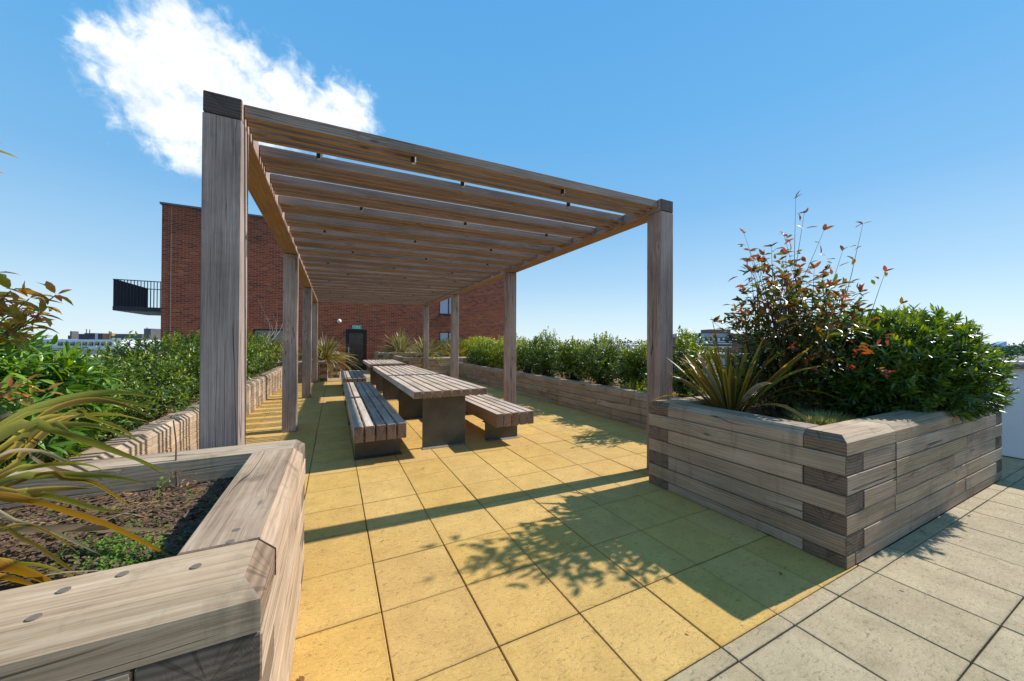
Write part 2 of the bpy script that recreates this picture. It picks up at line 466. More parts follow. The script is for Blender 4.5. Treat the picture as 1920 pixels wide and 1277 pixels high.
def slab_mat(name, a, b, speck, riven=1.0):
    m, nt, out = new_mat(name)
    tcn = N(nt, 'ShaderNodeTexCoord')
    r = N(nt, 'ShaderNodeObjectInfo').outputs['Random']
    geo = N(nt, 'ShaderNodeNewGeometry')
    P = geo.outputs['Position']
    Po = V(nt, 'ADD', tcn.outputs['Object'], N(nt, 'ShaderNodeCombineXYZ', {0: M(nt, 'MULTIPLY', r, 41.0), 1: M(nt, 'MULTIPLY', r, 23.0), 2: 0.0}).outputs[0])
    n1 = N(nt, 'ShaderNodeTexNoise', {'Vector': Po, 'Scale': 5.0, 'Detail': 6.0, 'Roughness': 0.62}).outputs['Fac']
    n2 = N(nt, 'ShaderNodeTexNoise', {'Vector': Po, 'Scale': 260.0, 'Detail': 3.0}).outputs['Fac']
    n3 = N(nt, 'ShaderNodeTexNoise', {'Vector': V(nt, 'MULTIPLY', Po, (26.0, 60.0, 26.0)), 'Scale': 1.0, 'Detail': 5.0, 'Roughness': 0.65, 'Distortion': 0.8}).outputs['Fac']
    n4 = N(nt, 'ShaderNodeTexNoise', {'Vector': P, 'Scale': 0.9, 'Detail': 5.0}).outputs['Fac']
    t = M(nt, 'ADD', M(nt, 'MULTIPLY', n1, 0.6), M(nt, 'MULTIPLY', n4, 0.4))
    t = M(nt, 'ADD', t, M(nt, 'MULTIPLY', M(nt, 'SUBTRACT', n2, 0.5), 0.55))
    t = M(nt, 'ADD', t, M(nt, 'MULTIPLY', M(nt, 'SUBTRACT', n3, 0.5), 0.25))
    col = ramp(nt, t, [(0.3, a), (0.7, b)])
    vs = N(nt, 'ShaderNodeTexVoronoi', {'Vector': Po, 'Scale': 46.0})
    vm = M(nt, 'MULTIPLY', M(nt, 'LESS_THAN', vs.outputs['Distance'], 0.16), M(nt, 'GREATER_THAN', n1, 0.55))
    col = mixc(nt, M(nt, 'MULTIPLY', vm, 0.55), col, speck)
    pit = N(nt, 'ShaderNodeMapRange', {'Value': n3, 'From Min': 0.335, 'From Max': 0.42, 'To Min': 1.0, 'To Max': 0.0}).outputs[0]
    col = mixc(nt, M(nt, 'MULTIPLY', pit, 0.55 * riven), col, speck)
    ob = N(nt, 'ShaderNodeSeparateXYZ', {0: tcn.outputs['Object']})
    ed = M(nt, 'MAXIMUM', M(nt, 'ABSOLUTE', ob.outputs[0]), M(nt, 'ABSOLUTE', ob.outputs[1]))
    ed = M(nt, 'ADD', ed, M(nt, 'MULTIPLY', M(nt, 'SUBTRACT', n3, 0.5), 0.05))
    ed = N(nt, 'ShaderNodeMapRange', {'Value': ed, 'From Min': 0.205, 'From Max': 0.228, 'To Min': 0.0, 'To Max': 0.22}).outputs[0]
    col = mixc(nt, ed, col, tuple(x * 0.55 for x in a))
    n5 = N(nt, 'ShaderNodeTexNoise', {'Vector': P, 'Scale': 2.3, 'Detail': 7.0, 'Roughness': 0.7, 'Distortion': 0.6}).outputs['Fac']
    dm = N(nt, 'ShaderNodeMapRange', {'Value': n5, 'From Min': 0.53, 'From Max': 0.72, 'To Min': 0.0, 'To Max': 0.28}).outputs[0]
    col = mixc(nt, dm, col, tuple(x * 0.72 for x in a))
    hsv = N(nt, 'ShaderNodeHueSaturation', {'Hue': M(nt, 'ADD', 0.497, M(nt, 'MULTIPLY', r, 0.004)),
                                            'Saturation': M(nt, 'ADD', 0.98, M(nt, 'MULTIPLY', M(nt, 'FRACT', M(nt, 'MULTIPLY', r, 5.1)), 0.05)),
                                            'Value': M(nt, 'ADD', 0.97, M(nt, 'MULTIPLY', M(nt, 'FRACT', M(nt, 'MULTIPLY', r, 9.7)), 0.08)), 'Color': col})
    h = M(nt, 'ADD', M(nt, 'MULTIPLY', n3, riven), M(nt, 'MULTIPLY', n2, 0.35))
    pbsdf(nt, out, Base_Color=hsv.outputs[0], Roughness=0.88, Specular_IOR_Level=0.25, Normal=bump(nt, h, 0.9, 0.007))
    return m


S_YEL = slab_mat("buff_concrete_slab", (0.49, 0.29, 0.083), (0.70, 0.435, 0.13), (0.21, 0.125, 0.045))
S_GREY = slab_mat("pale_concrete_slab", (0.307, 0.23, 0.131), (0.53, 0.413, 0.248), (0.138, 0.102, 0.0585), 1.0)


def plain(name, col, rough=0.6, metal=0.0, var=0.15, scale=8.0, spec=0.4, bmp=0.1):
    m, nt, out = new_mat(name)
    tcn = N(nt, 'ShaderNodeTexCoord')
    n = N(nt, 'ShaderNodeTexNoise', {'Vector': tcn.outputs['Object'], 'Scale': scale, 'Detail': 5.0, 'Roughness': 0.6}).outputs['Fac']
    c = ramp(nt, n, [(0.3, tuple(x * (1 - var) for x in col)), (0.7, tuple(min(1, x * (1 + var)) for x in col))])
    pbsdf(nt, out, Base_Color=c, Roughness=rough, Metallic=metal, Specular_IOR_Level=spec, Normal=bump(nt, n, bmp, 0.004))
    return m


M_STEEL = plain("dark_grey_steel", (0.0893, 0.0789, 0.06), 0.5, 0.2, 0.22, 5.0)
M_FLANGE = plain("worn_steel_flange", (0.3, 0.276, 0.236), 0.45, 0.3, 0.2, 9.0)  # paler steel than the legs
M_BLACK = plain("black_aluminium", (0.018, 0.018, 0.02), 0.45, 0.0, 0.1)
M_BALC = plain("dark_blue_grey_steel", (0.024, 0.027, 0.036), 0.45, 0.2, 0.1)
M_GALV = plain("pale_metal", (0.55, 0.55, 0.54), 0.35, 0.6, 0.1)
M_COPING = plain("grey_coping", (0.12, 0.125, 0.14), 0.6, 0.0, 0.1)
M_WHITE = plain("white_render_panel", (0.72, 0.73, 0.76), 0.65, 0.0, 0.04, 3.0)
M_CAPSTONE = plain("pale_capping", (0.62, 0.57, 0.5), 0.7, 0.0, 0.1, 6.0)
M_CAPEDGE = plain("brown_capping_edge", (0.20, 0.15, 0.11), 0.7)
M_JOINT = plain("dark_jointing_sand", (0.05, 0.04, 0.03), 0.95, 0.0, 0.3, 30.0)
M_CAMW = plain("white_plastic", (0.75, 0.75, 0.74), 0.35)
M_SCREW = plain("screw_head", (0.23, 0.175, 0.125), 0.6, 0.3)
M_STONE = plain("pale_building_render", (0.66, 0.66, 0.66), 0.8, 0, 0.06, 0.3)
M_FARBRICK = plain("far_brick", (0.20, 0.10, 0.075), 0.85, 0, 0.2, 0.6)
M_FARDARK = plain("far_dark_cladding", (0.075, 0.068, 0.075), 0.7, 0, 0.25, 0.5)
M_FARGREY = plain("far_grey_metal_roof", (0.40, 0.41, 0.46), 0.6, 0, 0.1, 0.5)
M_FARORANGE = plain("far_orange_panel", (0.42, 0.20, 0.09), 0.8, 0, 0.15, 0.5)
M_TOWER = plain("pale_blue_tower_glass", (0.42, 0.55, 0.68), 0.25, 0, 0.06, 0.05)  # distance haze painted in as a pale blue base colour
M_GROUND = plain("city_ground", (0.12, 0.12, 0.105), 0.9, 0, 0.4, 0.02)
M_DECK = plain("roof_deck", (0.16, 0.15, 0.14), 0.9, 0, 0.2, 2.0)


def glass_mat(name, col, rough=0.03, spec=0.9):
    m, nt, out = new_mat(name)
    pbsdf(nt, out, Base_Color=col, Roughness=rough, Specular_IOR_Level=spec, Coat_Weight=0.6, Coat_Roughness=0.02)
    return m


M_GLASS = glass_mat("window_glass_dark", (0.02, 0.023, 0.028))
M_GLASSB = glass_mat("window_glass_blind", (0.34, 0.33, 0.44), 0.15)  # purple-blue reflection painted into the base colour of the pane


def door_glass():
    m, nt, out = new_mat("door_glass")
    pbsdf(nt, out, Base_Color=(0.85, 0.84, 0.78), Roughness=0.0, Transmission_Weight=0.97, IOR=1.2)
    return m


M_DGLASS = door_glass()


def brick_mat(name, axis):
    m, nt, out = new_mat(name)
    P = N(nt, 'ShaderNodeNewGeometry').outputs['Position']
    s = N(nt, 'ShaderNodeSeparateXYZ', {0: P})
    uv = N(nt, 'ShaderNodeCombineXYZ', {0: s.outputs[axis], 1: s.outputs[2], 2: 0.0}).outputs[0]
    br = N(nt, 'ShaderNodeTexBrick', {'Vector': uv, 'Color1': (0, 0, 0, 1), 'Color2': (1, 1, 1, 1), 'Mortar': (0.5, 0.5, 0.5, 1), 'Scale': 1.0, 'Mortar Size': 0.0075,
                                      'Mortar Smooth': 0.15, 'Bias': 0.0, 'Brick Width': 0.225, 'Row Height': 0.075}, offset=0.5)
    n = N(nt, 'ShaderNodeTexNoise', {'Vector': uv, 'Scale': 0.8, 'Detail': 6.0}).outputs['Fac']
    n2 = N(nt, 'ShaderNodeTexNoise', {'Vector': uv, 'Scale': 35.0, 'Detail': 4.0}).outputs['Fac']
    t = M(nt, 'ADD', br.outputs['Color'], M(nt, 'MULTIPLY', M(nt, 'SUBTRACT', n, 0.5), 0.5))
    c = ramp(nt, t, [(0.0, (0.13, 0.042, 0.03)), (0.14, (0.21, 0.055, 0.030)), (0.38, (0.30, 0.070, 0.030)), (0.68, (0.38, 0.095, 0.036)), (0.92, (0.27, 0.060, 0.028)), (1.0, (0.42, 0.14, 0.058))])
    c = mixc(nt, M(nt, 'MULTIPLY', n2, 0.22), c, (0.08, 0.03, 0.022))
    c = mixc(nt, M(nt, 'MULTIPLY', br.outputs['Fac'], 0.85), c, (0.40, 0.22, 0.155))
    h = M(nt, 'ADD', M(nt, 'MULTIPLY', br.outputs['Fac'], -1.0), M(nt, 'MULTIPLY', n2, 0.4))
    pbsdf(nt, out, Base_Color=c, Roughness=0.86, Specular_IOR_Level=0.2, Normal=bump(nt, h, 0.8, 0.012))
    return m


M_BRICKX = brick_mat("red_brick_front", 0)
M_BRICKY = brick_mat("red_brick_side", 1)


def soil_mat():
    m, nt, out = new_mat("dark_soil_and_bark")
    P = N(nt, 'ShaderNodeTexCoord').outputs['Object']
    n = N(nt, 'ShaderNodeTexNoise', {'Vector': P, 'Scale': 5.0, 'Detail': 6.0}).outputs['Fac']
    n2 = N(nt, 'ShaderNodeTexNoise', {'Vector': P, 'Scale': 75.0, 'Detail': 5.0, 'Roughness': 0.7}).outputs['Fac']
    t = M(nt, 'ADD', M(nt, 'MULTIPLY', n, 0.6), M(nt, 'MULTIPLY', n2, 0.5))
    c = ramp(nt, t, [(0.36, (0.035, 0.020, 0.010)), (0.52, (0.16, 0.092, 0.046)), (0.68, (0.44, 0.27, 0.13))])
    pbsdf(nt, out, Base_Color=c, Roughness=0.95, Specular_IOR_Level=0.1, Normal=bump(nt, t, 1.0, 0.02))
    return m


M_SOIL = soil_mat()


def leaf_mat(name, stops, rough=0.38, trans=0.35, spec=0.5):
    m, nt, out = new_mat(name)
    at = N(nt, 'ShaderNodeAttribute', attribute_name='tint')
    c = ramp(nt, at.outputs['Fac'], stops)
    b = nt.nodes.new('ShaderNodeBsdfPrincipled')
    nt.links.new(c, b.inputs['Base Color'])
    b.inputs['Roughness'].default_value = rough
    b.inputs['Specular IOR Level'].default_value = spec
    tr = nt.nodes.new('ShaderNodeBsdfTranslucent')
    cs = N(nt, 'ShaderNodeHueSaturation', {'Hue': 0.485, 'Saturation': 1.15, 'Value': 1.9, 'Fac': 1.0, 'Color': c})
    nt.links.new(cs.outputs[0], tr.inputs[0])
    mx = nt.nodes.new('ShaderNodeMixShader')
    mx.inputs[0].default_value = trans
    nt.links.new(b.outputs[0], mx.inputs[1])
    nt.links.new(tr.outputs[0], mx.inputs[2])
    nt.links.new(mx.outputs[0], out.inputs['Surface'])
    return m


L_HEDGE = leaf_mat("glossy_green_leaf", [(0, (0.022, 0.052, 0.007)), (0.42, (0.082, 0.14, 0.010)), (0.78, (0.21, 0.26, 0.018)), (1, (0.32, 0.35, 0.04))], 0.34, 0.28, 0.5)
L_HEDGEY = leaf_mat("yellow_green_leaf", [(0, (0.07, 0.11, 0.008)), (0.5, (0.22, 0.26, 0.02)), (1, (0.40, 0.40, 0.04))], 0.4, 0.4)
L_LANCE = leaf_mat("lance_green_leaf", [(0, (0.035, 0.10, 0.012)), (0.5, (0.11, 0.225, 0.022)), (1, (0.24, 0.36, 0.045))], 0.3, 0.28, 0.6)
L_DENSE = leaf_mat("dense_green_leaf", [(0, (0.022, 0.055, 0.010)), (0.5, (0.075, 0.135, 0.015)), (1, (0.23, 0.29, 0.03))], 0.36, 0.26, 0.55)
L_PHOT = leaf_mat("red_and_green_leaf", [(0, (0.03, 0.065, 0.016)), (0.35, (0.08, 0.11, 0.02)), (0.55, (0.17, 0.115, 0.028)), (0.75, (0.21, 0.09, 0.032)), (1, (0.28, 0.085, 0.045))], 0.36, 0.36)
L_PHOTG = leaf_mat("bronze_leaf", [(0, (0.13, 0.19, 0.03)), (0.5, (0.30, 0.24, 0.05)), (1, (0.46, 0.18, 0.08))], 0.3, 0.55)
L_GRASS = leaf_mat("fine_grass_blade", [(0, (0.15, 0.17, 0.045)), (1, (0.36, 0.34, 0.13))], 0.5, 0.3)
L_SEED = leaf_mat("seedling_leaf", [(0, (0.08, 0.20, 0.02)), (1, (0.22, 0.36, 0.05))], 0.45, 0.4)
L_WOODS = leaf_mat("far_woods_leaf", [(0, (0.03, 0.07, 0.03)), (0.5, (0.05, 0.11, 0.045)), (1, (0.09, 0.16, 0.06))], 0.7, 0.1, 0.1)
M_TWIG = plain("brown_twig", (0.10, 0.065, 0.045), 0.8)
M_TWIGP = plain("pale_dry_twig", (0.30, 0.24, 0.18), 0.8)
M_BARK = plain("bark_chip", (0.10, 0.058, 0.034), 0.9, 0, 0.75, 60)


def strap_mat(name, body, edge, base, ew=0.24, rough=0.42, trans=0.3):
    """strap leaf: striped along its length, coloured margins, orange-brown foot"""
    m, nt, out = new_mat(name)
    uv = N(nt, 'ShaderNodeUVMap', uv_map='uv').outputs[0]
    s = N(nt, 'ShaderNodeSeparateXYZ', {0: uv})
    u, v = s.outputs[0], s.outputs[1]
    at = N(nt, 'ShaderNodeAttribute', attribute_name='tint').outputs['Fac']
    ed = M(nt, 'MULTIPLY', M(nt, 'ABSOLUTE', M(nt, 'SUBTRACT', u, 0.5)), 2.0)
    st = N(nt, 'ShaderNodeTexNoise', {'Vector': N(nt, 'ShaderNodeCombineXYZ', {0: M(nt, 'MULTIPLY', u, 22.0), 1: M(nt, 'MULTIPLY', v, 0.8), 2: M(nt, 'MULTIPLY', at, 50.0)}).outputs[0], 'Scale': 1.0, 'Detail': 4.0}).outputs['Fac']
    k = M(nt, 'ADD', ed, M(nt, 'MULTIPLY', M(nt, 'SUBTRACT', st, 0.5), 0.5))
    k = M(nt, 'ADD', k, M(nt, 'MULTIPLY', M(nt, 'SUBTRACT', at, 0.5), 0.7))
    k = N(nt, 'ShaderNodeMapRange', {'Value': k, 'From Min': 1.0 - ew - 0.18, 'From Max': 1.0 - ew + 0.12, 'To Min': 0.0, 'To Max': 1.0}).outputs[0]
    c = mixc(nt, k, body, edge)
    c = mixc(nt, M(nt, 'MULTIPLY', st, 0.55), c, tuple(x * 0.45 for x in body))
    tip = N(nt, 'ShaderNodeMapRange', {'Value': v, 'From Min': 0.90, 'From Max': 1.0, 'To Min': 0.0, 'To Max': 0.8}).outputs[0]
    c = mixc(nt, tip, c, (0.33, 0.22, 0.12))
    ft = N(nt, 'ShaderNodeMapRange', {'Value': v, 'From Min': 0.0, 'From Max': 0.28, 'To Min': 0.8, 'To Max': 0.0}).outputs[0]
    c = mixc(nt, ft, c, base)
    b = nt.nodes.new('ShaderNodeBsdfPrincipled')
    nt.links.new(c, b.inputs['Base Color'])
    b.inputs['Roughness'].default_value = rough
    b.inputs['Specular IOR Level'].default_value = 0.45
    tr = nt.nodes.new('ShaderNodeBsdfTranslucent')
    cs = N(nt, 'ShaderNodeHueSaturation', {'Saturation': 1.1, 'Value': 1.5, 'Fac': 1.0, 'Color': c})
    nt.links.new(cs.outputs[0], tr.inputs[0])
    nb = bump(nt, st, 0.25, 0.003)
    nt.links.new(nb, b.inputs['Normal'])
    mx = nt.nodes.new('ShaderNodeMixShader')
    mx.inputs[0].default_value = trans
    nt.links.new(b.outputs[0], mx.inputs[1])
    nt.links.new(tr.outputs[0], mx.inputs[2])
    nt.links.new(mx.outputs[0], out.inputs['Surface'])
    return m


ST_YEL = strap_mat("yellow_green_strap", (0.25, 0.255, 0.05), (0.55, 0.45, 0.07), (0.34, 0.25, 0.08))
ST_ORANGE = strap_mat("orange_strap", (0.44, 0.23, 0.04), (0.60, 0.34, 0.06), (0.3, 0.13, 0.04))
ST_STRAW = strap_mat("dry_straw_strap", (0.45, 0.34, 0.21), (0.58, 0.47, 0.30), (0.3, 0.2, 0.1))
ST_BRONZE = strap_mat("bronze_green_strap", (0.14, 0.115, 0.03), (0.46, 0.30, 0.04), (0.17, 0.09, 0.035), 0.36, trans=0.45)
ST_SILVER = strap_mat("silver_green_strap", (0.22, 0.225, 0.13), (0.50, 0.47, 0.28), (0.14, 0.09, 0.05), 0.22, 0.3)

# ------------------------------------------------------------------ terrace, pavement, ground
SL = 0.45
GX0 = -0.2248

g = MB().box(-4500, 4500, -4500, 4500, -22.5, -22.0).build("ground", M_GROUND)
tag(g, kind='structure')
d = MB().box(-9.0, 8.3, -6.0, 30.0, -21.9, -0.06).build("roof_terrace", M_DECK)
tag(d, kind='structure')


def pavement(name, mat, cells, cap):
    root = bpy.data.objects.new(name, None)
    COL.objects.link(root)
    tag(root, kind='structure')
    base = None
    meshes = {}
    rest = MB()
    cells.sort(key=lambda c: (c[0] - 0.3) ** 2 + (c[1]) ** 2)
    for i, (cx, cy, w, dpt) in enumerate(cells):
        zj = random.uniform(-0.0015, 0.0015)
        if i < cap:
            k = (round(w, 3), round(dpt, 3))
            if k not in meshes:
                g_ = 0.0028
                meshes[k] = MB().bevbox(-w / 2 + g_, w / 2 - g_, -dpt / 2 + g_, dpt / 2 - g_, -0.045, 0.0, 0.003).mesh("paving_slab", mat)
            o = bpy.data.objects.new("paving_slab", meshes[k])
            COL.objects.link(o)
            o.parent = root
            o.location = (cx + random.uniform(-.001, .001), cy + random.uniform(-.001, .001), zj)
            o.rotation_euler = (random.uniform(-.0018, .0018), random.uniform(-.0018, .0018), random.uniform(-.003, .003))
        else:
            rest.box(cx - w / 2 + .004, cx + w / 2 - .004, cy - dpt / 2 + .004, cy + dpt / 2 - .004, -0.045, zj)
    if rest.v:
        o = rest.build("distant_paving_slabs", mat, root)
        tag(o, kind='stuff')
    return root


Y0 = 1.0245
cells = []
for c in range(-3, 15):
    for r_ in range(0, 29):
        cx, cy = GX0 + (c + .5) * SL, Y0 + (r_ + .5) * SL
        if cx < -1.5 or (cx > 4.62 and r_ > 0) or cx > 6.2:
            continue
        if cx < -0.4 and cy < 2.25:
            continue
        if cx > 3.05 and cy < 2.3:
            continue
        if cy > 14.2 and cx < -0.3:
            continue
        cells.append((cx, cy, SL, SL))
pavement("yellow_pavement", S_YEL, cells, 300)
cells = []
for c in range(-2, 18):
    cells.append((GX0 + (c + .5) * SL, Y0 - 0.039, SL, 0.078) if c < 7 or c > 13 else (GX0 + (c + .5) * SL, Y0 - 0.034, SL, 0.088))
    for r_ in range(0, 4):
        cells.append((GX0 + (c + .5) * SL, Y0 - 0.078 - (r_ + .5) * SL, SL, SL))
for c in range(7, 18):
    for r_ in range(0, 4):
        if GX0 + (c + .5) * SL > 6.2 + 0.1:
            cells.append((GX0 + (c + .5) * SL, Y0 + (r_ + .5) * SL, SL, SL))
pavement("grey_pavement", S_GREY, cells, 300)
cells = []
YD = Y0 + 29 * SL
for c in range(-1, 12):
    for r_ in range(0, 10):
        cy = YD + (r_ + .5) * SL
        if cy < 18.5:
            cells.append((GX0 + (c + .5) * SL, cy, SL, SL))
pavement("pale_pavement", S_GREY, cells, 300)


# ------------------------------------------------------------------ planters
def soil_part(parent, x0, x1, y0, y1, z, amp=0.02, seed=0):
    nx, ny = max(6, int((x1 - x0) / 0.08)), max(6, int((y1 - y0) / 0.08))
    nx, ny = min(nx, 60), min(ny, 110)
    m = MB()
    for j in range(ny + 1):
        for i in range(nx + 1):
            x, y = x0 + (x1 - x0) * i / nx, y0 + (y1 - y0) * j / ny
            h = mnoise.fractal(Vector((x * 3 + seed, y * 3, 0.3)), 0.9, 2.1, 4) * amp
            m.v.append((x, y, z + h))
    for j in range(ny):
        for i in range(nx):
            a = j * (nx + 1) + i
            m.f.append((a, a + 1, a + nx + 2, a + nx + 1))
    m.m = [0] * len(m.f)
    return m.build("soil", M_SOIL, parent, smooth=True)


def chips(parent, x0, x1, y0, y1, z, n, name="bark_mulch"):
    m = MB()
    for i in range(n):
        x, y = random.uniform(x0, x1), random.uniform(y0, y1)
        h = 0.012
        a = random.uniform(0, math.pi)
        l, w = random.uniform(.004, .017), random.uniform(.0025, .007)
        tilt = random.uniform(-.5, .5)
        c, s = math.cos(a), math.sin(a)
        b = len(m.v)
        for sx, sy in ((-1, -1), (1, -1), (1, 1), (-1, 1)):
            m.v.append((x + c * l * sx - s * w * sy, y + s * l * sx + c * w * sy, z + h + tilt * l * sx + random.uniform(0, .006)))
        m.f.append((b, b + 1, b + 2, b + 3)); m.m.append(0)
    o = m.build(name, M_BARK, parent)
    tag(o, kind='stuff')
    return o


def split_run(a, b, lmin=0.9, lmax=2.4, first=None):
    cuts = [a]
    if first:
        cuts.append(a + first)
    while b - cuts[-1] > lmax:
        l = random.uniform(lmin, lmax)
        if b - cuts[-1] - l < 0.5:
            break
        cuts.append(cuts[-1] + l)
    cuts.append(b)
    return list(zip(cuts[:-1], cuts[1:]))


def sleeper_planter(name, label, x0, x1, y0, y1, top, rows, base, w=0.225, sides='-x+x-y+y', cap_mat=None, cat="planter", jl=(0.9, 2.4), firsts=None, ch=0.04, group=None):
    root = thing(name, label, cat, ((x0 + x1) / 2, (y0 + y1) / 2, 0), group)
    hh = (top - base) / rows
    g_ = 0.0028
    firsts = firsts or {}
    for k in range(rows + 1):
        zt = top - k * hh
        zb = max(zt - hh, 0.0) if k < rows else 0.0
        if k == rows and base < 0.02:
            break
        par = k % 2 == 0
        for side in ('-y', '+y', '-x', '+x'):
            if side not in sides:
                continue
            if side in ('-y', '+y'):
                a, b = (x0, x1) if par else (x0 + (w if '-x' in sides else 0), x1 - (w if '+x' in sides else 0))
                fy = (y0, y0 + w) if side == '-y' else (y1 - w, y1)
                for (p, q) in split_run(a, b, *jl, first=firsts.get((side, k))):
                    j = random.uniform(-.0035, .0035) if k else random.uniform(-.001, .001)
                    if k == 0:
                        ss = {side}
                        if abs(p - x0) < 1e-6 and '-x' in sides: ss.add('-x')
                        if abs(q - x1) < 1e-6 and '+x' in sides: ss.add('+x')
                        cap_timber("sleeper", p + g_, q - g_, fy[0] + j, fy[1] + j, zb + g_, zt + random.uniform(-.002, .002), 'x', ss, ch, W_SLEEP, root)
                    else:
                        timber("sleeper", (p + g_, sum(fy) / 2 + j, (zb + zt) / 2), (q - g_, sum(fy) / 2 + j, (zb + zt) / 2), w, zt - zb - 2 * g_, [W_SLEEP], root)
            else:
                a, b = (y0 + (w if '-y' in sides else 0), y1 - (w if '+y' in sides else 0)) if par else (y0, y1)
                fx = (x0, x0 + w) if side == '-x' else (x1 - w, x1)
                for (p, q) in split_run(a, b, *jl, first=firsts.get((side, k))):
                    j = random.uniform(-.0035, .0035) if k else random.uniform(-.001, .001)
                    if k == 0:
                        ss = {side}
                        cap_timber("sleeper", fx[0] + j, fx[1] + j, p + g_, q - g_, zb + g_, zt + random.uniform(-.002, .002), 'y', ss, ch, W_SLEEP, root)
                    else:
                        timber("sleeper", (sum(fx) / 2 + j, p + g_, (zb + zt) / 2), (sum(fx) / 2 + j, q - g_, (zb + zt) / 2), w, zt - zb - 2 * g_, [W_SLEEP], root)
    return root


def screws(parent, pts, r=0.012):
    for x, y, z in pts:
        MB().cyl((x, y, z - 0.004), (x, y, z + 0.0015), r, r, 14).build("screw", M_SCREW, parent)


PL_R = sleeper_planter("raised_planter", "corner planter of weathered sleepers holding the red-leaved shrub, beside the grey paving", 2.79, 6.157, 1.03, 2.555, 0.81, 6, 0.081,
                       firsts={('-y', 0): 0.72, ('-y', 2): 0.72, ('-y', 4): 0.71, ('-y', 1): 0.5, ('-y', 3): 0.5, ('-y', 6): 0.12})
soil_part(PL_R, 3.01, 5.94, 1.25, 2.34, 0.70, 0.03, 3)
chips(PL_R, 3.02, 5.92, 1.27, 2.33, 0.70, 2600)
PL_L = sleeper_planter("raised_planter", "nearest sleeper planter with bare soil and strappy yellow leaves, beside the yellow paving", -3.6, -0.15, 1.03, 2.47, 0.80, 6, 0.07,
                       sides='+x-y+y', firsts={('-y', 0): 2.0, ('-y', 1): 1.7, ('+y', 0): 1.3}, jl=(1.5, 2.6))
soil_part(PL_L, -3.6, -0.37, 1.25, 2.25, 0.665, 0.03, 9)
chips(PL_L, -2.4, -0.39, 1.26, 2.24, 0.672, 6500)
screws(PL_L, [(-0.262, 1.34, .80), (-0.262, 1.27, .80), (-0.31, 1.17, .80), (-0.55, 1.10, .80), (-0.55, 1.19, .80), (-0.46, 1.21, .80), (-0.95, 1.12, .80)], 0.011)
PL_LL = sleeper_planter("long_planter", "long low sleeper planter striped by rafter shadows along the hedge", -4.6, -1.43, 2.475, 13.95, 0.57, 4, 0.085, w=0.20, sides='+x-y', jl=(1.6, 2.8))
soil_part(PL_LL, -4.6, -1.63, 2.68, 13.95, 0.47, 0.03, 5)
PL_RL = sleeper_planter("long_planter", "long low sleeper planter in shade below the row of leafy shrubs opposite", 4.47, 7.2, 2.75, 13.9, 0.565, 4, 0.085, w=0.20, sides='-x-y', jl=(1.4, 2.6))
soil_part(PL_RL, 4.67, 7.2, 2.95, 13.9, 0.47, 0.03, 6)
PL_A = sleeper_planter("raised_planter", "far sleeper planter overhung by spiky leaves, left of the glass door", -4.6, -0.21, 14.1, 15.2, 0.72, 5, 0.11, sides='+x-y+y')
soil_part(PL_A, -4.6, -0.43, 14.32, 15.0, 0.62, 0.02, 7)
PL_B = sleeper_planter("raised_planter", "set-back sleeper planter with upright end post, against the brick wall beside the door", -4.6, 0.20, 15.25, 18.45, 0.95, 7, 0.11, sides='+x-y')
soil_part(PL_B, -4.6, -0.03, 15.46, 18.45, 0.85, 0.02, 8)
PL_C = sleeper_planter("raised_planter", "tall sleeper planter against the brick wall, right of the glass door", 1.72, 9.0, 16.7, 18.45, 0.93, 7, 0.09, sides='-x-y')
soil_part(PL_C, 1.95, 9.0, 16.93, 18.45, 0.83, 0.02, 12)
PL_D = sleeper_planter("raised_planter", "far sleeper planter behind the table ends, meeting the low shrub planter", 2.32, 7.2, 13.93, 16.65, 0.79, 6, 0.07, sides='-x-y')
soil_part(PL_D, 2.55, 7.2, 14.16, 16.65, 0.69, 0.02, 13)

# ------------------------------------------------------------------ pergola
PER = thing("pergola", "large weathered timber pergola over the picnic tables", "pergola", (1.28, 8.3, 0))


def zb(x):
    return 2.72 + (x + 0.605) / 3.78 * 0.065


PY = [2.66 + 0.095 + 3.7 * k for k in range(4)]
for px_ in (-0.605, 3.175):
    for py_ in PY:
        timber("post", (px_, py_, 0.0), (px_, py_, zb(px_) - 0.003), 0.19, 0.19, [W_POST], PER, up=(0, -1, 0) if px_ < 0 else (-1, 0, 0), bv=0.006)
    ends = [2.66, PY[1], PY[2], PY[3] + 0.095]
    for a, b in zip(ends[:-1], ends[1:]):
        z_ = zb(px_) + 0.0625
        timber("beam", (px_, a + 0.001, z_), (px_, b - 0.001, z_), 0.186, 0.125, [W_POST, W_UNDER], PER, bv=0.005, mbot=1)
xa, xb = -0.509, 3.079
yk = []
for gI in range(23):
    for j in range(4):
        y = 2.70 + 0.505 * gI + 0.085 * j
        if y + 0.04 < 13.95:
            yk.append(y)
for y in yk:
    dz = random.uniform(-.003, .003)
    jj = random.uniform(-.003, .003)
    timber("rafter", (xa, y + .02 + jj, zb(xa) + 0.078 + dz), (xb, y + .02 + jj + random.uniform(-.003, .003), zb(xb) + 0.078 + dz), 0.041, 0.078, [W_RAFT, W_UNDER], PER, bv=0.003, mbot=1)
tube_me = None
for gI in range(0, 22, 2):
    y = 3.03 + 0.505 * gI
    for x in ((-0.11, 1.01, 2.155) if (gI // 2) % 2 == 0 else (0.25, 1.39, 2.52)):
        if tube_me is None:
            m = MB()
            m.cyl((0, 0, -0.135), (0, 0, 0.0), 0.021, 0.021, 12)
            m.cyl((0, 0, -0.137), (0, 0, -0.1345), 0.016, 0.016, 12, 1)
            m.box(-.012, .012, -.045, 0, -0.03, -0.022)
            tube_me = m.mesh("spotlight", [M_BLACK, M_GALV])
        place("spotlight", tube_me, Matrix.Translation((x, y, zb(x) + 0.15)) @ Matrix.Rotation(random.uniform(-.06, .06), 4, 'Y'), PER)
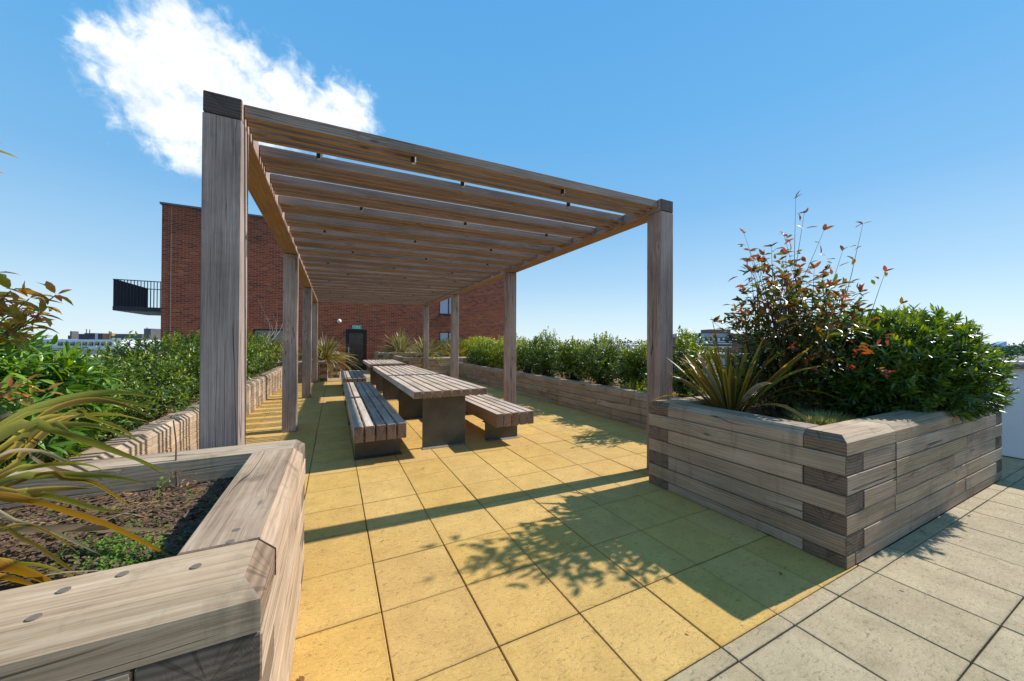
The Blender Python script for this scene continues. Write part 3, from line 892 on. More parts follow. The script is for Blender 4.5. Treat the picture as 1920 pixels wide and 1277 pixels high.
for x in (0.536, 1.916):
    place("spotlight", tube_me, Matrix.Translation((x, 2.72 + 0.063, zb(x) + 0.145)), PER)


# ------------------------------------------------------------------ tables and benches
def slatted(name, label, cat, x0, n, pitch, sw, sh, top, segs, legs, plate_x, leg_inset, group, table, brown=False):
    root = thing(name, label, cat, (x0 + (n - 1) * pitch / 2 + sw / 2, (segs[0][0] + segs[-1][1]) / 2, 0), group)
    for i in range(n):
        for (a, b) in segs:
            xx = x0 + i * pitch + sw / 2 + random.uniform(-.0015, .0015)
            dz = random.uniform(-.0015, .0015)
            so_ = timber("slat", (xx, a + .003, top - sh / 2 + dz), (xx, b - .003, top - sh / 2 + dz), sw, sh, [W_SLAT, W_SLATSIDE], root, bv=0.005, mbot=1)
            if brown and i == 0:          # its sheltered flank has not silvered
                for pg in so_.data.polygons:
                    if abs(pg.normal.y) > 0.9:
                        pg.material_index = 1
    xl, xr = plate_x
    for ly in legs:
        m = MB()
        m.bevbox(xl, xr, ly, ly + 0.014, 0.008, top - sh - 0.012, 0.003)              # upright plate
        m.bevbox(xl - .015, xr + .015, ly - .01, ly + 0.085, top - sh - 0.0115, top - sh - 0.0015, 0.002)
        lg = m.build("leg", M_STEEL, root)
        f = MB()
        f.bevbox(xl - .012, xr + .012, ly - 0.075, ly + 0.03, 0.0005, 0.0085, 0.002)
        for bx in (xl + .06, xr - .06):
            f.cyl((bx, ly - 0.04, 0.008), (bx, ly - 0.04, 0.02), 0.009, 0.009, 6)
        fo = f.build("foot_plate", M_FLANGE if table else M_STEEL, root)
    sp_me = None
    for (a, b) in segs:
        nn = 5
        for k in range(nn):
            y = a + 0.3 + (b - a - 0.6) * k / (nn - 1)
            for i in range(n - 1):
                xx = x0 + i * pitch + sw
                if sp_me is None:
                    sp_me = MB().box(-.001 - (pitch - sw) / 2, (pitch - sw) / 2 + .001, -.02, .02, -sh * 0.75, -0.014).mesh("spacer", M_GALV)
                place("spacer", sp_me, Matrix.Translation((xx + (pitch - sw) / 2, y, top)), root)
    return root


TB = "timber picnic tables under the pergola"
BN = "timber benches beside the picnic tables"
slatted("picnic_table", "long nearest picnic table with pale slatted top on dark steel legs", "table", 0.842, 8, 0.1192, 0.094, 0.085, 0.79, [(4.25, 6.56), (6.57, 9.25)], [4.65, 6.55, 8.88], (1.03, 1.61), 0, TB, True)
slatted("picnic_table", "shorter far picnic table beyond the long one, towards the glass door", "table", 0.842, 8, 0.1192, 0.094, 0.085, 0.79, [(10.05, 12.65)], [10.4, 12.15], (1.03, 1.61), 0, TB, True)
slatted("bench", "long slatted bench with three slats shaded by the table, near the left posts", "bench", 0.20, 5, 0.1165, 0.093, 0.175, 0.44, [(4.25, 6.56), (6.57, 9.1)], [4.59, 6.55, 8.7], (0.225, 0.747), 0, BN, False)
slatted("bench", "sunlit slatted bench on the far side of the nearest table", "bench", 1.905, 5, 0.1165, 0.093, 0.175, 0.44, [(4.25, 6.56), (6.57, 9.1)], [4.64, 6.55, 8.7], (1.90, 2.41), 0, BN, True, True)
slatted("bench", "short slatted bench behind the long shaded bench, beside the far table", "bench", 0.20, 5, 0.1165, 0.093, 0.175, 0.44, [(10.0, 12.8)], [10.35, 12.4], (0.225, 0.747), 0, BN, False)
slatted("bench", "far slatted bench mostly hidden behind the picnic table tops", "bench", 1.905, 5, 0.1165, 0.093, 0.175, 0.44, [(10.0, 12.8)], [10.35, 12.4], (1.90, 2.41), 0, BN, False)

# ------------------------------------------------------------------ brick building
FY = 18.5
BX0, BX1, BZ = -6.05, 8.95, 6.72
BLD = thing("brick_building", "red brick block with dark balcony and glass door beyond the pergola", "building", (1.5, FY, 0))
openings = [(0.48, 1.40, 0.0, 1.98), (4.93, 6.0, 2.86, 4.3), (4.95, 6.0, 0.75, 1.96), (-3.1, -1.7, 0.9, 1.92)]
xs = sorted({BX0, BX1, *[o[0] for o in openings], *[o[1] for o in openings]})
zs = sorted({-0.06, BZ, *[o[2] for o in openings], *[o[3] for o in openings]})
m = MB()
for i in range(len(xs) - 1):
    for j in range(len(zs) - 1):
        cx, cz = (xs[i] + xs[i + 1]) / 2, (zs[j] + zs[j + 1]) / 2
        if any(o[0] < cx < o[1] and o[2] < cz < o[3] for o in openings):
            continue
        b = len(m.v)
        m.v += [(xs[i], FY, zs[j]), (xs[i + 1], FY, zs[j]), (xs[i + 1], FY, zs[j + 1]), (xs[i], FY, zs[j + 1])]
        m.f.append((b, b + 1, b + 2, b + 3)); m.m.append(0)
for (a, b_, c, d_) in openings:                     # reveals
    b = len(m.v)
    D = 0.14
    m.v += [(a, FY, c), (b_, FY, c), (b_, FY, d_), (a, FY, d_), (a, FY + D, c), (b_, FY + D, c), (b_, FY + D, d_), (a, FY + D, d_)]
    for q in ((0, 4, 5, 1), (1, 5, 6, 2), (2, 6, 7, 3), (3, 7, 4, 0)):
        m.f.append(tuple(b + i for i in q)); m.m.append(1)
m.build("front_wall", [M_BRICKX, M_BRICKY], BLD)
m = MB()
m.box(BX0, BX0 + 0.3, FY + 0.002, 30.0, -0.06, BZ)
m.box(BX1 - 0.3, BX1, FY + 0.002, 30.0, -0.06, BZ)
m.box(BX0, BX1, 29.7, 30.0, -0.05, BZ - 0.01)
m.build("side_wall", M_BRICKY, BLD)
MB().box(BX0 + .31, BX1 - .31, FY + .31, 29.6, BZ - 0.25, BZ - 0.2).build("roof", M_DECK, BLD)
m = MB()
m.bevbox(BX0 - .06, BX1 + .06, FY - .06, FY + .34, BZ, BZ + 0.075, .006)
m.bevbox(BX0 - .06, BX0 + .34, FY + .345, 30.05, BZ, BZ + 0.075, .006)
m.bevbox(BX1 - .34, BX1 + .06, FY + .345, 30.05, BZ, BZ + 0.075, .006)
m.build("coping", M_COPING, BLD)
# expansion joint and corner downpipe line seen on the left of the wall
MB().box(BX0 + 0.27, BX0 + 0.285, FY - .004, FY + .01, 0, BZ - .02).build("movement_joint", plain("pale_sealant", (0.36, 0.28, 0.22)), BLD)
# interior seen through the door
M_INT = plain("brown_interior_wall", (0.60, 0.36, 0.18), 0.7)
M_INTF = plain("interior_floor", (0.2, 0.18, 0.16), 0.4)
m = MB()
m.box(-0.2, 2.2, 21.0, 21.1, 0, 2.4)
m.box(-0.3, -0.2, FY + .15, 21.1, 0, 2.4)
m.box(2.2, 2.3, FY + .15, 21.1, 0, 2.4)
m.box(-0.3, 2.3, FY + .15, 21.1, 2.4, 2.5)
m.box(1.05, 1.95, 20.4, 20.99, 0, 1.75)
m.build("interior_wall", M_INT, BLD)
MB().box(-0.3, 2.3, FY, 21.1, -0.055, -0.004).build("interior_floor", M_INTF, BLD)
# door
a, b_, c, d_ = openings[0]
fr = MB()
yf0, yf1 = FY + 0.03, FY + 0.10
fr.bevbox(a, a + .075, yf0, yf1, 0.0, d_, .003)
fr.bevbox(b_ - .075, b_, yf0, yf1, 0.0, d_, .003)
fr.bevbox(a + .0755, b_ - .0755, yf0, yf1, d_ - .085, d_, .003)
door = fr.build("door", M_BLACK, BLD)
lf = MB()
lf.bevbox(a + .08, a + .155, yf0 + .008, yf1 - .01, 0.01, d_ - .09, .003)
lf.bevbox(b_ - .155, b_ - .08, yf0 + .008, yf1 - .01, 0.01, d_ - .09, .003)
lf.bevbox(a + .1555, b_ - .1555, yf0 + .008, yf1 - .01, d_ - .165, d_ - .09, .003)
lf.bevbox(a + .1555, b_ - .1555, yf0 + .008, yf1 - .01, 0.01, 0.25, .003)
o = lf.build("leaf_frame", M_BLACK, BLD); wparent(o, door)
o.matrix_parent_inverse = Matrix.Identity(4)
o = MB().box(a + .15, b_ - .15, FY + .06, FY + .066, .245, d_ - .16).build("glass", M_DGLASS)
o.parent = door
hd = MB().tube([(a + .13, FY + .03, .86), (a + .13, FY - .035, .86), (a + .13, FY - .035, 1.16), (a + .13, FY + .03, 1.16)], .011, .011, 8)
o = hd.build("handle", M_GALV); o.parent = door
door.matrix_parent_inverse = Matrix.Translation(-parent_world(BLD))
MB().bevbox(a - .05, b_ + .05, FY - .22, FY + .02, -0.03, 0.012, .004).build("door_threshold", M_CAPSTONE, BLD)


def window(o4, pane_mat, mullion=True):
    a, b_, c, d_ = o4
    f = MB()
    y0, y1 = FY + 0.05, FY + 0.11
    f.bevbox(a, a + .06, y0, y1, c, d_, .003)
    f.bevbox(b_ - .06, b_, y0, y1, c, d_, .003)
    f.bevbox(a + .0605, b_ - .0605, y0, y1, d_ - .06, d_, .003)
    f.bevbox(a + .0605, b_ - .0605, y0, y1, c, c + .06, .003)
    if mullion:
        f.bevbox((a + b_) / 2 - .025, (a + b_) / 2 + .025, y0 + .003, y1 - .003, c + .0605, d_ - .0605, .003)
    w = f.build("window", M_BLACK, BLD)
    p = MB().box(a + .05, b_ - .05, FY + .085, FY + .09, c + .05, d_ - .05).build("pane", pane_mat)
    p.parent = w
    s = MB().bevbox(a - .02, b_ + .02, FY - .035, FY + .049, c - .045, c - .002, .003).build("sill", M_BLACK)
    s.parent = w


window(openings[1], M_GLASSB)
window(openings[2], M_GLASSB)
window(openings[3], M_GLASS, True)
# balcony
BAL = bpy.data.objects.new("balcony", None)
COL.objects.link(BAL)
BAL.parent = BLD
BAL.matrix_parent_inverse = Matrix.Translation(-parent_world(BLD))
bx0, bx1, by0, by1, bz0, bz1 = -7.41, BX0 - 0.003, FY + 0.02, 21.3, 2.52, 3.70


def bal(mb, nm):
    o = mb.build(nm, M_BALC)
    o.parent = BAL
    return o


bal(MB().bevbox(bx0, bx1, by0, by1, bz0, bz0 + 0.16, .004), "deck")
bal(MB().bevbox(bx0, bx1, by0, by0 + .05, bz1 - .03, bz1, .003).bevbox(bx0, bx0 + .05, by0 + .051, by1, bz1 - .03, bz1, .003).bevbox(bx0 + .051, bx1, by1 - .05, by1, bz1 - .03, bz1, .003), "handrail")
bar = MB().box(-.005, .005, -.025, .025, bz0 + .161, bz1 - .031).mesh("railing_bar", M_BALC)
n = 15
for i in range(n):
    o = bpy.data.objects.new("railing_bar", bar); link(o, BAL); o.location = (bx0 + .02 + (bx1 - bx0 - .05) * i / (n - 1), by0 + .026, 0)
for i in range(26):
    o = bpy.data.objects.new("railing_bar", bar); link(o, BAL); o.location = (bx0 + .026, by0 + .1 + (by1 - by0 - .2) * i / 25, 0); o.rotation_euler.z = math.pi / 2
for i in range(12):
    o = bpy.data.objects.new("railing_bar", bar); link(o, BAL); o.location = (bx0 + .1 + (bx1 - bx0 - .15) * i / 11, by1 - .026, 0)

# exit sign and camera
ES = thing("exit_sign", "small green and white emergency exit sign above the glass door", "sign", (0.955, FY, 2.09))
M_SIGNG = plain("sign_green", (0.02, 0.26, 0.20), 0.4, 0, 0.05)
M_SIGNW = plain("sign_white", (0.30, 0.72, 0.56), 0.4, 0, 0.03)
MB().bevbox(0.745, 1.165, FY - .03, FY - .001, 2.0, 2.18, .004).build("sign_case", M_BLACK, ES)
MB().box(0.758, 1.152, FY - .034, FY - .0305, 2.012, 2.168).build("sign_face", M_SIGNW, ES)
yS = FY - .0365


def glyph(name, polys, mat=M_SIGNG):
    m = MB()
    for pl in polys:
        b = len(m.v)
        k = len(pl)
        m.v += [(x, yS, z) for x, z in pl] + [(x, yS + .002, z) for x, z in pl]
        m.f.append(tuple(b + i for i in range(k)))
        m.f.append(tuple(b + k + i for i in range(k))[::-1])
        for i in range(k):
            j = (i + 1) % k
            m.f.append((b + i, b + k + i, b + k + j, b + j))
    m.m = [0] * len(m.f)
    return m.build(name, mat, ES)


R4 = lambda x0, x1, z0, z1: [(x0, z0), (x1, z0), (x1, z1), (x0, z1)]
circ = lambda cx, cz, r: [(cx + r * math.cos(t * math.pi / 4), cz + r * math.sin(t * math.pi / 4)) for t in range(8)]
glyph("running_figure", [circ(0.825, 2.138, .013), [(0.80, 2.085), (0.83, 2.07), (0.85, 2.115), (0.825, 2.125)], [(0.835, 2.105), (0.845, 2.118), (0.88, 2.105), (0.876, 2.094)],
                         [(0.795, 2.1), (0.825, 2.115), (0.82, 2.124), (0.785, 2.108)], [(0.80, 2.085), (0.82, 2.075), (0.80, 2.035), (0.78, 2.03)], [(0.815, 2.075), (0.835, 2.072), (0.86, 2.03), (0.845, 2.03)]])
glyph("door_symbol", [R4(0.885, 0.91, 2.03, 2.15)])
glyph("arrow_symbol", [R4(0.945, 1.0, 2.083, 2.099), [(0.93, 2.091), (0.958, 2.068), (0.958, 2.114)]])
glyph("door_symbol", [R4(1.02, 1.05, 2.035, 2.15)])
glyph("door_symbol", [R4(1.10, 1.135, 2.03, 2.15)])
SC = thing("security_camera", "white dome security camera on the brick wall, left of the exit sign", "camera", (0.2, FY, 2.36))
m = MB()
for i in range(5):
    a0, a1 = math.pi / 2 * i / 5, math.pi / 2 * (i + 1) / 5
    m.cyl((0.2, FY - .05 - .085 * math.sin(a0), 2.36), (0.2, FY - .05 - .085 * math.sin(a1), 2.36), .085 * math.cos(a0), max(.085 * math.cos(a1), .001), 14, 0, False)
m.build("dome", M_CAMW, SC, True)
MB().cyl((0.2, FY - .001, 2.36), (0.2, FY - .052, 2.36), .095, .088, 16).build("base", M_CAMW, SC)
MB().cyl((0.2, FY - .13, 2.335), (0.2, FY - .142, 2.328), .028, .022, 10).build("lens", M_BLACK, SC)


# ------------------------------------------------------------------ parapets
def parapet(name, label, x0, x1, y0, y1, z, panel_side):
    root = thing(name, label, "parapet wall", ((x0 + x1) / 2, (y0 + y1) / 2, 0))
    y = y0
    while y < y1 - .2:
        b = min(y + 1.2, y1)
        MB().bevbox(x0, x1, y + .003, b - .003, 0.012, z, .004).build("panel", M_WHITE, root)
        y = b
    MB().bevbox(x0 - .05, x1 + .05, y0, y1, z + .002, z + .05, .004).build("capping_edge", M_CAPEDGE, root)
    MB().bevbox(x0 - .06, x1 + .06, y0 - .005, y1 + .005, z + .052, z + .085, .005).build("capping", M_CAPSTONE, root)
    MB().box(x0 + .03, x1 - .03, y0 + .01, y1 - .01, -.05, .05).build("plinth", M_COPING, root)
    return root


parapet("parapet_wall", "white panelled parapet with pale capping behind the corner planter", 7.39, 7.7, -3.9, 18.3, 1.09, '-x')
parapet("parapet_wall", "white panelled parapet hidden behind the hedge on the balcony side", -5.2, -4.9, 0.5, 18.3, 0.95, '+x')


# ------------------------------------------------------------------ vegetation helpers
def leaf_mesh(name, pos, d, nrm, ln, wd, tint, mat, parent, fold=0.25, droop=0.15, wide=0.45, fine=False):
    """one mesh of n separate leaves; every leaf a folded blade of 4 (or 8) triangles"""
    n = len(pos)
    d = d / np.linalg.norm(d, axis=1, keepdims=True)
    s = np.cross(d, nrm)
    s /= np.maximum(np.linalg.norm(s, axis=1, keepdims=True), 1e-6)
    nr = np.cross(s, d)
    L = ln[:, None]
    Wd = wd[:, None]
    if fine:
        dr = droop * (0.4 + 1.2 * np.random.default_rng(n).random((n, 1)))
        secs = ((0.30, 0.94, 0.10), (0.66, 0.82, 0.44)) if fine is True else ((0.14, 0.56, 0.02), (0.40, 1.0, 0.16), (0.72, 0.74, 0.52))
        K = 2 + 3 * len(secs)
        v = np.empty((n, K, 3))
        v[:, 0] = pos
        for k, (t, w_, q) in enumerate(secs):
            ctr = pos + d * L * t - nr * L * dr * q
            v[:, 1 + 3 * k] = ctr + s * Wd * 0.5 * w_ + nr * Wd * fold * w_
            v[:, 2 + 3 * k] = ctr
            v[:, 3 + 3 * k] = ctr - s * Wd * 0.5 * w_ + nr * Wd * fold * w_
        v[:, K - 1] = pos + d * L - nr * L * dr
        T = [[0, 2, 1], [0, 3, 2]]
        for k in range(len(secs) - 1):
            o_ = 3 * k
            T += [[1 + o_, 2 + o_, 5 + o_], [1 + o_, 5 + o_, 4 + o_], [2 + o_, 3 + o_, 6 + o_], [2 + o_, 6 + o_, 5 + o_]]
        T += [[K - 4, K - 3, K - 1], [K - 3, K - 2, K - 1]]
    else:
        K = 5
        v = np.empty((n, K, 3))
        v[:, 0] = pos
        v[:, 1] = pos + d * L * wide + s * Wd * 0.5 + nr * Wd * fold
        v[:, 2] = pos + d * L * (wide + 0.05)
        v[:, 3] = pos + d * L * wide - s * Wd * 0.5 + nr * Wd * fold
        v[:, 4] = pos + d * L - nr * L * droop
        T = [[0, 2, 1], [0, 3, 2], [1, 2, 4], [2, 3, 4]]
    base = (np.arange(n) * K)[:, None]
    idx = (base + np.array(T).reshape(1, -1)).reshape(-1)
    me = bpy.data.meshes.new(name)
    me.vertices.add(n * K)
    me.vertices.foreach_set('co', v.reshape(-1).astype(np.float32))
    nt_ = n * len(T)
    me.loops.add(nt_ * 3)
    me.loops.foreach_set('vertex_index', idx.astype(np.int32))
    me.polygons.add(nt_)
    me.polygons.foreach_set('loop_start', (np.arange(nt_) * 3).astype(np.int32))
    at = me.attributes.new('tint', 'FLOAT', 'POINT')
    at.data.foreach_set('value', np.repeat(tint, K).astype(np.float32))
    me.materials.append(mat)
    me.update(calc_edges=True)
    if fine:
        me.polygons.foreach_set('use_smooth', [True] * nt_)
    o = bpy.data.objects.new(name, me)
    COL.objects.link(o)
    if parent is not None and n > 300:
        o['kind'] = 'stuff'
    return wparent(o, parent)


def unit(v):
    return v / np.maximum(np.linalg.norm(v, axis=-1, keepdims=True), 1e-9)


def shrub(name, label, cat, c, rad, ntw, whorl, ln, wd, mat, tint=(0.5, 0.25), up=0.5, group=None, shell=0.55, lump=0.28, freq=2.2, zmin=None, stem_mat=None, fold=0.22, droop=0.15, spread=0.9, seed=0, base=None, toptint=0.0, sprigs=0, twig_len=0.10, fine=False, holes=-0.42, droopy=False):
    rng = np.random.default_rng(seed + 100)
    c = np.array(c, float)
    rad = np.array(rad, float)
    base = np.array(base if base is not None else (c[0], c[1], c[2] - rad[2] * 0.9))
    root = thing(name, label, cat, tuple(base), group)
    u = unit(rng.normal(size=(ntw, 3)))
    rr = shell + (1 - shell) * rng.random(ntw) ** 0.6
    inner = rng.random(ntw) < 0.16
    rr[inner] *= rng.random(inner.sum()) * 0.9
    lumpv = np.array([mnoise.fractal(Vector(tuple(p * freq + seed * 7.3)), 0.8, 2.0, 3) for p in u])
    hole = np.array([mnoise.noise(Vector(tuple(p * 3.6 + seed * 3.1 + 50))) for p in u])
    r = rr * (1 + lump * lumpv)
    P = c + u * rad * r[:, None]
    keep = (hole > holes)
    if zmin is not None:
        keep &= P[:, 2] > zmin
    P, u = P[keep], u[keep]
    if sprigs:
        k = sprigs
        a = rng.random(k) * 2 * math.pi
        rq = np.sqrt(rng.random(k)) * 0.85
        top = c + np.stack([np.cos(a) * rq * rad[0], np.sin(a) * rq * rad[1], rad[2] * (np.sqrt(1 - rq ** 2) + rng.random(k) * 0.28)], 1)
        ex = np.concatenate([top - np.array([0, 0, 1]) * t for t in (0, .05, .10, .15)])
        P = np.concatenate([P, ex])
        u = np.concatenate([u, np.tile(np.array([[0, 0, 1.0]]), (len(ex), 1))])
    m = len(P)
    tw = unit(u + np.array([0, 0, up]) + rng.normal(size=(m, 3)) * 0.35)
    k = whorl
    # leaves around each twig
    e = unit(np.cross(tw, rng.normal(size=(m, 3))))
    f = np.cross(tw, e)
    ang = (np.arange(k) * 2.4)[None, :] + rng.random((m, 1)) * 6.28 + rng.normal(size=(m, k)) * 0.25
    along = np.linspace(-1, 0.1, k)[None, :] * twig_len * (0.7 + 0.6 * rng.random((m, 1)))
    rad_d = np.cos(ang)[..., None] * e[:, None] + np.sin(ang)[..., None] * f[:, None]
    op = spread * (1.0 - 0.55 * np.linspace(0, 1, k))[None, :, None]
    dd = unit(tw[:, None] * (1.15 - op) + rad_d * op + rng.normal(size=(m, k, 3)) * 0.12)
    nn = unit(tw[:, None] * 1.0 + np.array([0, 0, 0.6]) - dd * 0.2 + rng.normal(size=(m, k, 3)) * 0.25)
    pos = P[:, None] + tw[:, None] * along[..., None]
    size = 0.7 + 0.6 * rng.random((m, k))
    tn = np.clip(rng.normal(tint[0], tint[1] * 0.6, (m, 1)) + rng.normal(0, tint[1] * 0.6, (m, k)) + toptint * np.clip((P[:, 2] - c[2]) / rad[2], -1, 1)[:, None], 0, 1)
    leaf_mesh("leaves", pos.reshape(-1, 3), dd.reshape(-1, 3), nn.reshape(-1, 3), (ln * size).reshape(-1), (wd * size).reshape(-1), tn.reshape(-1), mat, root, fold, droop, fine=fine)
    # branches
    mb = MB()
    pick = rng.choice(m, size=min(m, 46), replace=False)
    for i in pick:
        b0 = base + np.array([rng.normal() * 0.10 * min(1, rad[0]), rng.normal() * 0.10 * min(1, rad[1]), 0])
        mid = b0 * 0.45 + P[i] * 0.55 + np.array([0, 0, -0.10 * rad[2]]) + rng.normal(size=3) * 0.03
        mb.tube([b0, b0 * 0.7 + mid * 0.3 + np.array([0, 0, .03]), mid, P[i]], 0.011, 0.003, 4)
    mb.build("stem", stem_mat or M_TWIG, root)
    return root


def crom(pts, n):
    pts = [Vector(p) for p in pts]
    P = [pts[0] * 2 - pts[1]] + pts + [pts[-1] * 2 - pts[-2]]
    out = []
    segs = len(pts) - 1
    for i in range(n + 1):
        t = i / n * segs
        k = min(int(t), segs - 1)
        f = t - k
        p0, p1, p2, p3 = P[k:k + 4]
        out.append(0.5 * ((2 * p1) + (p2 - p0) * f + (2 * p0 - 5 * p1 + 4 * p2 - p3) * f * f + (3 * p1 - p0 - 3 * p2 + p3) * f ** 3))
    return out


def strap_data(pts, width, n=10, twist=0.0, fold=0.25, side=None, w0=0.55, peak=0.4):
    c = crom(pts, n)
    vs, uvs = [], []
    for i, p in enumerate(c):
        t = i / n
        tg = (c[min(i + 1, n)] - c[max(i - 1, 0)]).normalized()
        s = Vector(side) if side else tg.cross(Vector((0, 0, 1)))
        if s.length < 1e-4:
            s = Vector((1, 0, 0))
        s = (s - tg * s.dot(tg)).normalized()
        nr = s.cross(tg)
        a = twist * t
        s2 = s * math.cos(a) + nr * math.sin(a)
        n2 = s2.cross(tg)
        wv = width * ((w0 + (1 - w0) * min(1, t / peak)) if t < peak else max(0.02, (1 - ((t - peak) / (1 - peak)) ** 1.7)))
        vs += [p - s2 * wv / 2 + n2 * wv * fold * .5, p, p + s2 * wv / 2 + n2 * wv * fold * .5]
        uvs += [(0, t), (.5, t), (1, t)]
    fs = []
    for i in range(n):
        a = i * 3
        fs += [(a, a + 1, a + 4, a + 3), (a + 1, a + 2, a + 5, a + 4)]
    return vs, uvs, fs


def strap_mesh(name, blades, mat):
    """blades: list of (pts,width,kw,tint)"""
    V_, U_, F_, T_ = [], [], [], []
    for pts, w, kw, tint in blades:
        v, u, f = strap_data(pts, w, **kw)
        b = len(V_)
        V_ += v
        U_ += u
        T_ += [tint] * len(v)
        F_ += [tuple(b + i for i in q) for q in f]
    me = bpy.data.meshes.new(name)
    me.from_pydata([tuple(v) for v in V_], [], F_)
    uvl = me.uv_layers.new(name='uv')
    li = np.empty(len(me.loops), dtype=np.int32)
    me.loops.foreach_get('vertex_index', li)
    uvl.data.foreach_set('uv', np.array(U_, dtype=np.float32)[li].reshape(-1))
    at = me.attributes.new('tint', 'FLOAT', 'POINT')
    at.data.foreach_set('value', np.array(T_, dtype=np.float32))
    me.polygons.foreach_set('use_smooth', [True] * len(me.polygons))
    me.materials.append(mat)
    me.update()
    return me


def phormium(label, base, n, length, width, mats, spread=1.0, each=True, group=None, seed=0, lean=(0, 0), hmin=0.15, wf=(0.75, 1.2), name="flax_plant", sagm=1.0):
    rng = random.Random(seed + 5)
    root = thing(name, label, "plant", base, group)
    B = Vector(base)
    sets = {}
    for i in range(n):
        az = i * 2.39996 + rng.uniform(-.3, .3)
        q = (i + .5) / n
        el = math.radians(88 - spread * 62 * q ** 0.9 + rng.uniform(-7, 7))
        L = length * rng.uniform(0.72, 1.12) * (1.0 - 0.15 * q)
        h = Vector((math.cos(az), math.sin(az), 0))
        st = B + h * (0.02 + 0.07 * q) + Vector((rng.uniform(-.02, .02), rng.uniform(-.02, .02), 0))
        dirv = h * math.cos(el) + Vector((0, 0, math.sin(el))) + Vector((lean[0], lean[1], 0))
        sag = sagm * L * (0.04 + 0.34 * (rng.random() ** 1.5) * (0.35 + q))
        pts = []
        for t in (0, .3, .6, .82, 1.0):
            p = st + dirv * L * t + Vector((0, 0, -sag * t ** 2.6)) + h * (sag * 0.25 * t * t)
            p.z = max(p.z, B.z - (0.25 if sagm == 1.0 else 0.55) * t)
            pts.append(p)
        mt = mats[min(int(rng.random() * len(mats)), len(mats) - 1)]
        bl = (pts, width * rng.uniform(*wf), dict(n=9, twist=rng.uniform(-.9, .9), fold=rng.uniform(.15, .5)), rng.random())
        sets.setdefault(mt.name, (mt, []))[1].append(bl)
    for mt, bl in sets.values():
        if each:
            for b in bl:
                o = bpy.data.objects.new("leaf", strap_mesh("leaf", [b], mt))
                COL.objects.link(o)
                wparent(o, root)
        else:
            o = bpy.data.objects.new("leaves", strap_mesh("leaves", bl, mt))
            COL.objects.link(o)
            o['kind'] = 'stuff'
            wparent(o, root)
    return root


def ray(u, v, fwd):
    d_ = _F + _R2 * ((u - 960) / 667.83) + _U2 * ((638.5 - v) / 667.83)
    return Vector((0, 0, CAMZ)) + d_ * fwd

#--VEG--
# ------------------------------------------------------------------ hedge along the low planter on the balcony side
HG = "glossy shrubs of the hedge in the striped long planter"
lh = [((-2.28, 3.75), (0.74, 0.62), 1.03, "glossy hedge shrub nearest the planter's camera end, behind the strappy leaves"),
      ((-2.28, 4.75), (0.80, 0.68), 1.09, "second glossy hedge shrub from the near end of the striped planter"),
      ((-2.25, 5.85), (0.78, 0.72), 1.14, "third glossy hedge shrub from the near end of the striped planter"),
      ((-2.22, 7.00), (0.78, 0.76), 1.38, "taller yellowish hedge shrub just left of the thick near post"),
      ((-2.18, 8.40), (0.80, 0.80), 1.45, "hedge shrub seen just right of the thick near post"),
      ((-2.18, 9.80), (0.80, 0.85), 1.50, "hedge shrub between the first and second left posts"),
      ((-2.18, 11.3), (0.80, 0.90), 1.52, "hedge shrub under the dark window of the brick wall"),
      ((-2.18, 12.8), (0.80, 0.90), 1.50, "farthest hedge shrub of the striped planter"),
      ((-3.55, 4.6), (0.80, 1.0), 1.10, "back-row hedge shrub beside the strappy leaves"),
      ((-3.60, 6.6), (0.80, 1.1), 1.15, "back-row hedge shrub below the pale far buildings"),
      ((-3.60, 8.8), (0.80, 1.2), 1.20, "back-row hedge shrub below the balcony")]
for i, ((x, y), (rx, ry), zt, lb) in enumerate(lh):
    rz = (zt - 0.42) / 2 * 1.03
    near = y < 6.5 and x > -3
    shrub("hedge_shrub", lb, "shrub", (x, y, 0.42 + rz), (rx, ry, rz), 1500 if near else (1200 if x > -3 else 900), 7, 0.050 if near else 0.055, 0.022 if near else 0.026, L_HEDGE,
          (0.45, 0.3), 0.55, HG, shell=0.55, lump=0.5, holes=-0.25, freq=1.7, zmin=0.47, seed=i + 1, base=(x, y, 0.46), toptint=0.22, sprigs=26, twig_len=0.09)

# ------------------------------------------------------------------ shrubs of the opposite planter
RG = "leafy shrubs of the long planter in shade"
rh = [((5.25, 4.00), (0.50, 0.50), 1.50, "leafy shrub just left of the right front post, thin twigs on top"),
      ((5.30, 5.05), (0.44, 0.38), 1.30, "small pale leafy shrub second from the right front post"),
      ((5.25, 6.05), (0.56, 0.50), 1.50, "round leafy shrub third from the right front post"),
      ((5.25, 7.15), (0.52, 0.48), 1.42, "leafy shrub fourth from the right front post"),
      ((5.20, 8.25), (0.54, 0.52), 1.60, "leafy shrub just right of the second right post, tall sprig on top"),
      ((5.25, 9.40), (0.66, 0.66), 1.48, "leafy shrub hidden by the second right post"),
      ((5.20, 10.6), (0.66, 0.70), 1.62, "yellowish leafy shrub just left of the second right post"),
      ((5.20, 11.9), (0.66, 0.75), 1.40, "low leafy shrub before the clipped yellow hedge"),
      ((5.20, 13.1), (0.66, 0.70), 1.40, "farthest leafy shrub, next to the third right post")]
for i, ((x, y), (rx, ry), zt, lb) in enumerate(rh):
    rz = (zt - 0.40) / 2 * 1.0
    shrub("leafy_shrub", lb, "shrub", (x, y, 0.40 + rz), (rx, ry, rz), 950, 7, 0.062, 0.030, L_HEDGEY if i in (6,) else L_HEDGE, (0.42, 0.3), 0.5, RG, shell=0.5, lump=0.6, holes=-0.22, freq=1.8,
          zmin=0.46, seed=i + 31, base=(x, y, 0.46), toptint=0.25, sprigs=20, twig_len=0.11)
